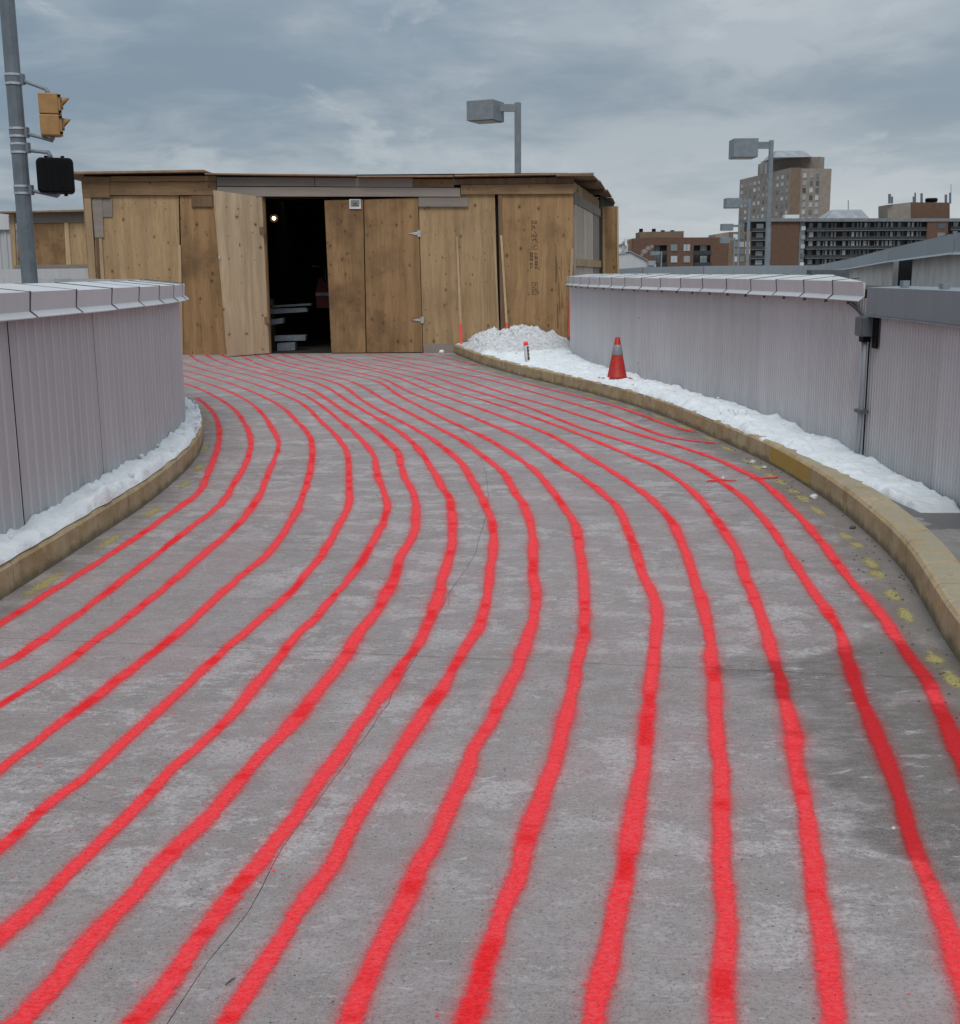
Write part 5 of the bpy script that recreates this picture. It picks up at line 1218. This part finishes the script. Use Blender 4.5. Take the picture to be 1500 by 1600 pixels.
for zc_ in ((hzm + cz1) / 2, (hzm + cz0) / 2):
    obj('signal_door', MB().box(hw_ - 0.001, hw_ + 0.022, -hd_ + 0.008, hd_ - 0.008, zc_ - 0.105, zc_ + 0.105, RS), M_SIGY, sh, bevel=0.006)
    vm = MB(); sg_ = 16
    for k in range(sg_ + 1):
        a = math.radians(-30 + 240 * k / sg_)
        for (xx, rr) in ((hw_ + 0.02, 0.088), (hw_ + 0.02 + 0.10 * (0.25 + 0.75 * max(0, math.sin(a))), 0.080), ):
            vm.v.append(tuple(RS @ Vector((xx, rr * math.cos(a), zc_ + rr * math.sin(a)))))
    for k in range(sg_): vm.f.append((2 * k, 2 * k + 2, 2 * k + 3, 2 * k + 1))
    ov = obj('visor', vm, M_SIGY, sh, smooth=True); sm = ov.modifiers.new('solid', 'SOLIDIFY'); sm.thickness = 0.004
    obj('lens', sphere(RS @ Vector((hw_ - 0.03, 0, zc_)), 0.075), M_STEELD, sh, smooth=True)
    for s_ in (-1, 1):
        obj('latch', MB().box(hw_ + 0.0, hw_ + 0.03, -hd_ - 0.006, -hd_ + 0.012, zc_ + s_ * 0.085 - 0.012, zc_ + s_ * 0.085 + 0.012, RS), M_BLACK, sh)
arm(sh, Vector((PX + 0.10, YP, zpx(126, 30))), Vector((cx - 0.02, YP, cz1 + 0.055)), Vector((cx + 0.01, YP, cz1 - 0.005)))
arm(sh, Vector((PX + 0.10, YP, zpx(209, 36))), Vector((cx + 0.01, YP, cz0 - 0.045)), Vector((cx + 0.02, YP, cz0 + 0.005)))
ph = thing('pedestrian_signal', PP(87, 303), 'black rounded pedestrian signal box below the ochre one', 'pedestrian signal')
px0, px1 = PP(60, 275).x, PP(114, 275).x; pz0, pz1 = PP(88, 302).z, PP(85, 247).z
cxp = (px0 + px1) / 2; RP = Matrix.Translation((cxp, YP, (pz0 + pz1) / 2)) @ Matrix.Rotation(math.radians(20), 4, 'Z')
w2, h2 = (px1 - px0) / 2, (pz1 - pz0) / 2
def roundbox(w_, h_, y0, y1, r, M):
    poly = []
    for (cx_, cz_, a0) in ((w_ - r, h_ - r, 0), (-w_ + r, h_ - r, 90), (-w_ + r, -h_ + r, 180), (w_ - r, -h_ + r, 270)):
        for k in range(6):
            a = math.radians(a0 + 18 * k); poly.append((cx_ + r * math.cos(a), cz_ + r * math.sin(a)))
    mb = MB(); n = len(poly)
    rings = [(y0, 0.90), (y0 + 0.02, 0.98), (y0 + 0.035, 1.0), (y1, 1.0)]
    for yy, sc_ in rings: mb.v += [tuple(M @ Vector((x * sc_, yy, z * sc_))) for x, z in poly]
    for k in range(len(rings) - 1):
        for i in range(n): mb.f.append((k * n + i, k * n + (i + 1) % n, (k + 1) * n + (i + 1) % n, (k + 1) * n + i))
    mb.f.append(tuple(range(n))); mb.f.append(tuple(reversed(range((len(rings) - 1) * n, len(rings) * n))))
    return mb
obj('signal_case', roundbox(w2, h2, -0.10, 0.07, 0.05, RP), M_BLACK, ph)
obj('door_rim', roundbox(w2 * 1.03, h2 * 1.03, 0.045, 0.10, 0.05, RP), M_BLACK, ph)
for a_ in (-0.45, 0.45):
    obj('latch', MB().box(w2 * a_ - 0.02, w2 * a_ + 0.02, 0.02, 0.06, h2, h2 + 0.028, RP), M_BLACK, ph)
obj('latch', MB().box(w2 * 0.5 - 0.02, w2 * 0.5 + 0.02, 0.02, 0.06, -h2 - 0.028, -h2, RP), M_BLACK, ph)
for xx in (-0.55, -0.2, 0.2, 0.55):
    obj('case_rib', MB().box(w2 * xx - 0.008, w2 * xx + 0.008, -0.108, -0.098, -h2 * 0.8, h2 * 0.8, RP), M_BLACK, ph)
arm(ph, Vector((PX + 0.10, YP, zpx(235, 40))), Vector((cxp - 0.06, YP, pz1 + 0.06)), Vector((cxp - 0.035, YP, pz1 - 0.005)))
arm(ph, Vector((PX + 0.10, YP, zpx(298, 44))), Vector((cxp + 0.0, YP, pz0 - 0.03)), Vector((cxp + 0.02, YP, pz0 + 0.005)))

# ------------------------------------------------------------------ parking-deck lamps
def lamp(px_pole, py_top, Y, boxpx, label, yaw=0.0, armpx=25):
    top = AT(px_pole, py_top, Y); sc_ = Y / FPX
    e = thing('lamp_post', (top.x, Y, -0.07), label, 'lamp post', 'box-headed lamp posts on the parking deck')
    r_ = 0.065 if Y < 60 else 0.08
    obj('post', MB().box(-r_, r_, -r_, r_, -0.07, top.z, Matrix.Translation((top.x, Y, 0)) @ Matrix.Rotation(yaw, 4, 'Z')), M_LAMP, e, bevel=0.012)
    x0, x1, y0, y1 = boxpx
    a = AT(x0, y0, Y); b = AT(x1, y1, Y); cxx = (a.x + b.x) / 2; hh = abs(a.z - b.z); ww = (b.x - a.x)
    zc_ = (a.z + b.z) / 2
    RL = Matrix.Translation((cxx, Y, zc_)) @ Matrix.Rotation(yaw, 4, 'Z')
    dpt = ww * 0.5
    obj('lamp_box', MB().box(-ww / 2, ww / 2, -dpt, dpt, -hh / 2, hh / 2, RL), M_LAMP, e, bevel=0.012)
    obj('lens', MB().box(-ww / 2 + 0.05, ww / 2 - 0.05, -dpt + 0.05, dpt - 0.05, -hh / 2 - 0.012, -hh / 2 - 0.001, RL), M_LENS, e)
    obj('arm', MB().box(b.x - 0.02, top.x - r_ + 0.005, Y - 0.05, Y + 0.05, zc_ + hh * 0.0, zc_ + hh * 0.36), M_LAMP, e)
lamp(809, 160, 30, (736, 781, 159, 190), 'box-headed lamp post rising behind the plywood shed', -0.42)
lamp(1205.5, 219, 39, (1143, 1180, 218, 247), 'tallest box-headed lamp post right of the shed, before the tower')
lamp(1171, 311, 70, (1133, 1156, 310, 325), 'second box-headed lamp post, between the tall lamp and the low brick block')
lamp(1155, 352, 112, (1127, 1144, 350, 360), 'third box-headed lamp post in the row, smaller and farther off')
lamp(1148, 371, 170, (1126, 1139, 371, 380), 'fourth and smallest lamp post in the row, before the tan building')
lamp(1033.5, 393, 130, (1017, 1030, 393, 399), 'low box-headed lamp post before the brown brick block')

# ------------------------------------------------------------------ far parapet and rising ramp wall on the right
fp = [AT(958, 421, 25), AT(1005, 417.5, 27), AT(1100, 415.5, 30), AT(1295, 414.5, 34)]
bt = [AT(958, 430, 25), AT(1005, 431, 27), AT(1100, 432, 30), AT(1295, 432, 34)]
fo = thing('far_parapet', (fp[0].x, fp[0].y, 0), 'plain blue-grey fascia wall running behind the right parapet', 'wall')
for i in range(3):
    a, b = fp[i], fp[i + 1]; q = [Vector((a.x, a.y, bt[i].z)), Vector((b.x - 0.01, b.y, bt[i + 1].z)), Vector((b.x - 0.01, b.y, b.z)), a]
    obj('fascia_panel', MB().slab(q, Vector((0, 0.10, 0))), M_GREYF, fo)
    q = [Vector((a.x, a.y + 0.2, 0)), Vector((b.x, b.y + 0.2, 0)), Vector((b.x, b.y + 0.2, bt[i + 1].z + 0.02)), Vector((a.x, a.y + 0.2, bt[i].z + 0.02))]
    obj('wall_base', MB().slab(q, Vector((0, 0.10, 0))), M_CONCW, fo)
rw = thing('rising_ramp_wall', (6.05, 15.4, 0), 'concrete wall with grey metal coping climbing to the right edge', 'wall')
RPTS = [(4.0, 6.2, 1.62), (4.35, 7.7, 1.70), (6.05, 15.4, 1.79), (7.84, 23.1, 1.735), (9.5, 30.8, 1.62), (11.1, 38.5, 1.54), (12.7, 46.2, 1.45), (14.3, 54, 1.40)]
for i in range(len(RPTS) - 1):
    a, b = Vector(RPTS[i]), Vector(RPTS[i + 1]); dr = (b - a).normalized(); a2 = a + dr * 0.03; b2 = b - dr * 0.03
    dn = Vector((dr.y, -dr.x, 0)).normalized()   # outward (away from us)
    if dn.x < 0: dn = -dn
    def q4(p, q, o0, z0, o1, z1): return [p + dn * o0 + Vector((0, 0, z0)), q + dn * o0 + Vector((0, 0, z0)), q + dn * o1 + Vector((0, 0, z1)), p + dn * o1 + Vector((0, 0, z1))]
    mb = MB(); hf = 0.235
    mb.slab(q4(a2, b2, 0.0, -hf, 0.0, 0.0), dn * 0.01)
    mb.slab(q4(a2, b2, 0.0, 0.0, 0.42, 0.02), Vector((0, 0, -0.008)))
    mb.slab(q4(a2, b2, 0.0, -hf, -0.06, -hf - 0.035), dn * 0.006)
    obj('coping', mb, M_GREYF, rw)
    # concrete below, leaving the dark openings
    gaps = {2: (0.72, 1.0)}
    spans = [(0.0, 1.0)]
    if i == 2: spans = [(0.0, 0.66), (1.0, 1.0)]
    if i == 3: spans = [(0.03, 1.0)]
    for (u0, u1) in spans:
        if u1 - u0 < 0.02: continue
        L_ = (b - a).length * (u1 - u0); npn = max(1, round(L_ / 1.5))
        for k in range(npn):
            p = a.lerp(b, u0 + (u1 - u0) * k / npn) + dr * 0.012; q = a.lerp(b, u0 + (u1 - u0) * (k + 1) / npn) - dr * 0.012
            P = [Vector((p.x, p.y, -0.07)) + dn * 0.12, Vector((q.x, q.y, -0.07)) + dn * 0.12, Vector((q.x, q.y, q.z - 0.2)) + dn * 0.12, Vector((p.x, p.y, p.z - 0.2)) + dn * 0.12]
            obj('concrete_panel', MB().slab(P, dn * 0.1), M_CONCW, rw)
    P = [Vector((a.x, a.y, -0.07)) + dn * 0.6, Vector((b.x, b.y, -0.07)) + dn * 0.6, Vector((b.x, b.y, b.z - 0.1)) + dn * 0.6, Vector((a.x, a.y, a.z - 0.1)) + dn * 0.6]
    obj('inner_wall', MB().slab(P, dn * 0.05), M_CORE, rw)
# dark steel panel in front of it
q = [AT(1270, 436, 20), AT(1328, 437, 20), AT(1328, 421.5, 20), AT(1268, 422, 20)]
for k in (0, 1): q[k].z = -0.07
o_ = obj('dark_steel_panel', MB().slab(q, Vector((0, 0.3, 0))), M_STEELD); tag(o_, 'dark grey steel box beyond the end of the right parapet', 'steel box')

# ------------------------------------------------------------------ far buildings
WIN = MB().box(-0.5, 0.5, -0.5, 0.5, -0.5, 0.5).mesh('window')
WIN.materials.append(M_GLASS)
def window(parent, c, w_, h_, yaw, name='window', d_=0.3):
    o = bpy.data.objects.new(name, WIN); COL.objects.link(o); o.parent = parent
    o.matrix_parent_inverse = Matrix.Translation(-wloc(parent)); o.location = c; o.scale = (w_, d_, h_); o.rotation_euler = (0, 0, yaw)
    return o
def wallq(name, A, B, z0, zA, zB, mat, parent, th=3.0):
    dr = (Vector((B.x, B.y, 0)) - Vector((A.x, A.y, 0))).normalized(); back = Vector((-dr.y, dr.x, 0)) * th
    q = [Vector((A.x, A.y, z0)), Vector((B.x, B.y, z0)), Vector((B.x, B.y, zB)), Vector((A.x, A.y, zA))]
    return obj(name, MB().slab(q, back), mat, parent)
# tower
TW = thing('tower_block', (AT(1240, 410, 500).x, 500, -10), 'tall tan brick tower block with a grey hipped roof', 'building')
P0 = AT(1236, 262, 500); PLe = AT(1156, 281, 552); PRr = AT(1299.5, 263.5, 505); PM = AT(1252, 262, 500)
wallq('wall', PLe, P0, -10, PLe.z, P0.z, M_BRICKT, TW, 3)
wallq('wall', P0, PM, -10, P0.z, P0.z, M_BRICKO, TW, 25)
wallq('wall', PM + Vector((0, 1.5, 0)), PRr, -10, P0.z - 0.2, PRr.z, M_BRICKT, TW, 25)
pa, pb_ = AT(1184.5, 257, 545), AT(1210, 247, 528)
wallq('penthouse_wall', pa, pb_, P0.z - 8, pa.z, pb_.z, M_BRICKT, TW, 3)
wallq('penthouse_wall', AT(1210, 247, 527), AT(1283, 245, 512), P0.z - 6, AT(1210, 246, 527).z, AT(1283, 245, 512).z, M_BRICKT, TW, 3)
rf = MB(); b0 = [AT(1209, 246, 509), AT(1270, 245, 512)]; t0 = [AT(1213, 235.5, 515), AT(1255, 235.5, 517)]
rf.hexa([b0[0], b0[1], b0[1] + Vector((0, 22, 0)), b0[0] + Vector((0, 22, 0)), t0[0], t0[1], t0[1] + Vector((0, 8, 0)), t0[0] + Vector((0, 8, 0))])
obj('hipped_roof', rf, M_ROOFG, TW)
dl = (P0 - PLe); yawL = math.atan2(dl.y, dl.x)
for r_ in range(13):
    for c_ in range(11):
        u_ = (c_ + 0.6) / 11.2
        px = 1156 + (1236 - 1156) * u_
        if (px > 1208 and px < 1213): continue
        p = PLe.lerp(P0, u_); ztop = PLe.z + (P0.z - PLe.z) * u_
        z = ztop - 3.0 - r_ * 2.9
        window(TW, Vector((p.x, p.y, z)), 1.5 if c_ % 3 else 2.3, 1.35, yawL)
for r_ in range(13):
    for c_, fx in enumerate((0.15, 0.37, 0.56)):
        p = (PM + Vector((0, 1.5, 0))).lerp(PRr + Vector((0, 0.0, 0)), fx); window(TW, Vector((p.x, p.y - 0.05, P0.z - 3.0 - r_ * 2.9)), 1.35, 1.8, 0.0)
for fx in (1190, 1197):
    p = AT(fx, 262, 527); window(TW, p, 1.2, 5, yawL)
# balcony block
YB = 385.0
def B(px, py, d=0.0):
    q = AT(px, py, YB); k = (YB + d) / YB
    return CAMP + (q - CAMP) * k
BB = thing('balcony_block', (B(1340, 410).x, YB, -10), 'long dark apartment block with rows of balconies and brown brick ends', 'building')
def bq(name, x0, x1, ytop, mat, d=0.0, th=12.0, zb=-10):
    a, b = B(x0, ytop, d), B(x1, ytop, d)
    return obj(name, MB().slab([Vector((a.x, a.y, zb)), Vector((b.x, b.y, zb)), b, a], Vector((0, th, 0))), mat, BB)
bq('brick_wall', 1207, 1249.5, 346, M_BRICKR)
bq('stair_wall', 1250, 1258, 347, M_SLABC, 0.6, 10)
bq('back_wall', 1258.5, 1449, 346, M_DARKF, 1.3, 10)
bq('brick_wall', 1449.5, 1482, 346, M_BRICKR, -0.5, 12)
bq('back_wall', 1482.5, 1620, 346, M_DARKF, 1.3, 10)
bq('end_wall', 1174, 1200, 347, M_DARKF, 1.3, 10)
bq('end_fin', 1200, 1206.5, 344, M_SLABC, 0.3, 10)
a, b = B(1174, 341, -0.8), B(1620, 341, -0.8)
obj('roof_band', MB().slab([Vector((a.x, a.y, a.z - 1.0)), Vector((b.x, b.y, b.z - 1.0)), b, a], Vector((0, 14, 0))), M_SLABC, BB)
fl0 = B(1350, 346).z
for r_ in range(7):
    z = fl0 - 2.82 * (r_ + 1)
    for (x0, x1) in ((1258.5, 1449), (1482.5, 1620), (1174, 1200)):
        a, b = B(x0, 400), B(x1, 400)
        obj('balcony_slab', MB().box(a.x, b.x, a.y - 0.2, a.y + 3.0, z - 0.07, z + 0.10), M_SLABC, BB)
        obj('balcony_railing', MB().box(a.x, b.x, a.y - 0.1, a.y - 0.02, z + 0.16, z + 1.0), M_RAIL, BB)
    x = 1266; c_ = 0
    while x < 1446:
        p = B(x, 400); window(BB, Vector((p.x, p.y + 1.2, z + 1.75)), random.choice((1.3, 1.6, 1.9)), 1.45, 0.0); x += (13, 11, 12, 16)[c_ % 4]; c_ += 1
    for x in (1492, 1504, 1520): 
        p = B(x, 400); window(BB, Vector((p.x, p.y + 1.2, z + 1.75)), 1.5, 1.45, 0.0)
    p = B(1187, 400); window(BB, Vector((p.x, p.y + 1.2, z + 1.6)), 2.2, 1.6, 0.0)
    p = B(1254, 400); window(BB, Vector((p.x, p.y + 0.5, z + 0.9)), 1.3, 1.3, 0.0)
    p = B(1467, 400); window(BB, Vector((p.x, p.y - 0.5, z + 1.2)), 2.4, 1.6, 0.0)
for k in range(15):
    p = B(1262 + 13.3 * k, 400); obj('partition', MB().box(p.x - 0.09, p.x + 0.09, p.y, p.y + 3.0, -8, fl0 - 0.2), M_RAIL, BB)
rf = MB(); q = [B(1291, 341.5, 5), B(1359, 341.5, 5)]; t2 = [B(1304, 327.5, 9), B(1346, 327.5, 9)]
rf.hexa([q[0], q[1], q[1] + Vector((0, 14, 0)), q[0] + Vector((0, 14, 0)), t2[0], t2[1], t2[1] + Vector((0, 5, 0)), t2[0] + Vector((0, 5, 0))])
obj('hipped_roof', rf, M_ROOFG, BB)
p = B(1325.5, 328, 11); obj('mast', MB().tube([p, B(1325.5, 313, 11)], 0.18, 6), M_ROOFG, BB)
a, b = B(1387, 341, 3), B(1423, 341, 1)
obj('penthouse', MB().slab([a, b, B(1423, 316, 1), B(1387, 320, 3)], Vector((0, 9, 0))), M_BRICKT, BB)
a, b = B(1423.3, 341, 1), B(1484, 341, 1)
obj('penthouse', MB().slab([a, b, B(1484, 316.5, 1), B(1423.3, 316, 1)], Vector((0, 9, 0))), M_BRICKR, BB)
obj('roof_tank', MB().lathe([(1.75, 0), (1.95, 0.8), (1.7, 1.25), (0.2, 1.3)], B(1455, 316, 5), 16), M_BLACK, BB)
for x, h_, w_ in ((1390, 13, .45), (1394, 9, .3), (1430, 15, 0.25), (1428, 9, .4), (1440, 14, 0.38), (1478, 12, .4), (1484.5, 15, .3), (1486, 28, .08)):
    obj('antenna', MB().tube([B(x, 318, 2), B(x, 316 - h_, 2)], w_, 6), M_POLE, BB)
q = B(1237, 340, 2); obj('roof_unit', MB().box(q.x - 2.2, q.x + 2.4, q.y, q.y + 3, q.z - 1, q.z + 0.9), M_WHITEP, BB)
# brown brick low block
YC = 285.0
LB = thing('brick_apartment_block', (AT(1060, 412, YC).x, YC, -10), 'low brown brick apartment block seen past the shed', 'building')
def cq(name, x0, x1, yt0, yt1, mat, d=0.0, th=12, zb=-10, parent=None):
    a, b = AT(x0, yt0, YC + d), AT(x1, yt1, YC + d)
    return obj(name, MB().slab([Vector((a.x, a.y, zb)), Vector((b.x, b.y, zb)), b, a], Vector((0, th, 0))), mat, parent or LB)
cq('wall', 989, 1022, 372.5, 371, M_BRICKR); cq('wall', 1042.5, 1084.5, 371, 371, M_BRICKR); cq('wall', 1111, 1139, 371, 371, M_BRICKR)
cq('side_wall', 981.5, 988.7, 376.5, 372.5, M_BRICKO, 1.0)
cq('recess_wall', 1022, 1042.5, 383, 383, M_DARKF, 1.5); cq('recess_wall', 1084.5, 1111, 383, 383, M_DARKF, 1.5)
a = AT(1022, 371, YC); b = AT(1042.5, 383, YC); obj('lintel', MB().box(a.x, b.x, YC, YC + 3, b.z, a.z), M_BRICKR, LB)
a = AT(1084.5, 371, YC); b = AT(1111, 383, YC); obj('lintel', MB().box(a.x, b.x, YC, YC + 3, b.z, a.z), M_BRICKR, LB)
cq('penthouse', 1000, 1068.5, 362.5, 361, M_BRICKO, 3, 8)
for x in (1002, 1022, 1036, 1051): 
    q = AT(x, 361, YC + 5); obj('roof_vent', MB().box(q.x - 0.4, q.x + 0.4, q.y, q.y + 1, q.z - 0.3, q.z + (0.55 if x < 1030 else .2)), M_BLACK, LB)
for r_, y in enumerate((387, 405)):
    for x, w_ in ((1053, 1.5), (1073, 1.5), (1026, 1.4), (1099, 1.6)):
        d_ = 1.4 if x in (1026, 1099) else 0.0
        p = AT(x, y, YC + d_); window(LB, p, w_, 1.5, 0.0)
        window(LB, p + Vector((0.0, -0.02, 0)), 0.12, 1.5, 0.0, 'mullion')
    for x0, x1 in ((1022, 1042.5), (1084.5, 1111)):
        a, b = AT(x0, y + 5, YC), AT(x1, y + 11, YC); obj('balcony_railing', MB().box(a.x, b.x, YC - 0.2, YC, b.z, a.z), M_RAIL, LB)
TB = thing('tan_building', (AT(1145, 412, 330).x, 330, -10), 'narrow tan building between the brown block and the tower', 'building')
def tq(x0, x1, y0, y1, mat, Y=330.0, th=10):
    a, b = AT(x0, y0, Y), AT(x1, y1, Y); return obj('wall', MB().slab([Vector((a.x, a.y, -10)), Vector((b.x, b.y, -10)), b, a], Vector((0, th, 0))), mat, TB)
tq(1118, 1139, 366, 362.5, M_BRICKT); tq(1139.2, 1174, 362.5, 362, M_BRICKO)
for x in (1149, 1159, 1168):
    for y in (370, 382, 393, 405): window(TB, AT(x, y, 330), 1.2, 1.4, 0)
# white gabled hut and tiny white house
GH = thing('gabled_hut', (AT(990, 415, 120).x, 120, -0.07), 'small pale grey gabled hut beyond the shed corner', 'hut')
poly = [(955, 425), (1025, 425), (1025, 413), (1012, 408.5), (985, 394.5), (955, 398)]
a = [AT(x, y, 120) for x, y in poly]; mb = MB(); n = len(a); mb.v = [tuple(p) for p in a] + [tuple(p + Vector((0, 4, 0))) for p in a]
mb.f = [tuple(range(n)), tuple(reversed(range(n, 2 * n)))] + [(i, (i + 1) % n, n + (i + 1) % n, n + i) for i in range(n)]
obj('gable_wall', mb, M_CLAD, GH)
rf = MB()
for (p, q) in (((955, 397.5), (985, 393.5)), ((985, 393.5), (1013, 408))):
    P, Q = AT(*p, 119.8), AT(*q, 119.8); rf.slab([P, Q, Q + Vector((0, 4.4, 0)), P + Vector((0, 4.4, 0))], Vector((0, 0, 0.09)))
obj('roof_edge', rf, M_ROOFG, GH)
q = AT(1018, 409, 119.5); obj('vent_unit', MB().box(q.x - 0.35, q.x + 0.35, q.y - .3, q.y + .4, q.z - 0.35, q.z + 0.1), M_GREYF, GH)
WH = thing('white_house', (AT(974, 400, 260).x, 260, -10), 'tiny white house top peeking between hut and shed', 'house')
a, b = AT(967, 383, 260), AT(981, 381, 260); obj('wall', MB().slab([Vector((a.x, a.y, -10)), Vector((b.x, b.y, -10)), b, a], Vector((0, 5, 0))), M_WHITEP, WH)
obj('chimney', MB().slab([AT(976.5, 384, 259), AT(980, 384, 259), AT(980, 372.5, 259), AT(976.5, 372.5, 259)], Vector((0, 1, 0))), M_WHITEP, WH)
obj('roof', MB().slab([AT(966, 384, 259.5), AT(976, 381, 259.5), AT(976, 378.5, 259.5), AT(966, 383, 259.5)], Vector((0, 5, 0))), M_ROOFG, WH)
window(WH, AT(973.5, 388, 259.8), 0.5, 1.2, 0)
# steam drifting from a roof vent
m_, t_, b_ = newmat('steam'); t_.nodes.remove(b_)
pv_ = nd(t_, 'ShaderNodeVolumePrincipled', {'Color': (0.95, 0.93, 0.92, 1), 'Density': 0.9})
t_.links.new(pv_.outputs[0], t_.nodes['Material Output'].inputs['Volume'])
smk = MB()
for (x, y, r_) in ((1003, 398, 0.35), (1007, 393, 0.6), (1013, 388, 0.55), (1019, 385, 0.4)):
    l = lump(AT(x, y, 200), r_ * 0.9, x, 2, 0.8); n = len(smk.v); smk.v += l.v; smk.f += [tuple(i + n for i in f) for f in l.f]
o_ = obj('steam', smk, m_, kind='stuff'); tag(o_, 'small white puff of steam before the brown block', 'steam')
print('objects', len(bpy.data.objects))
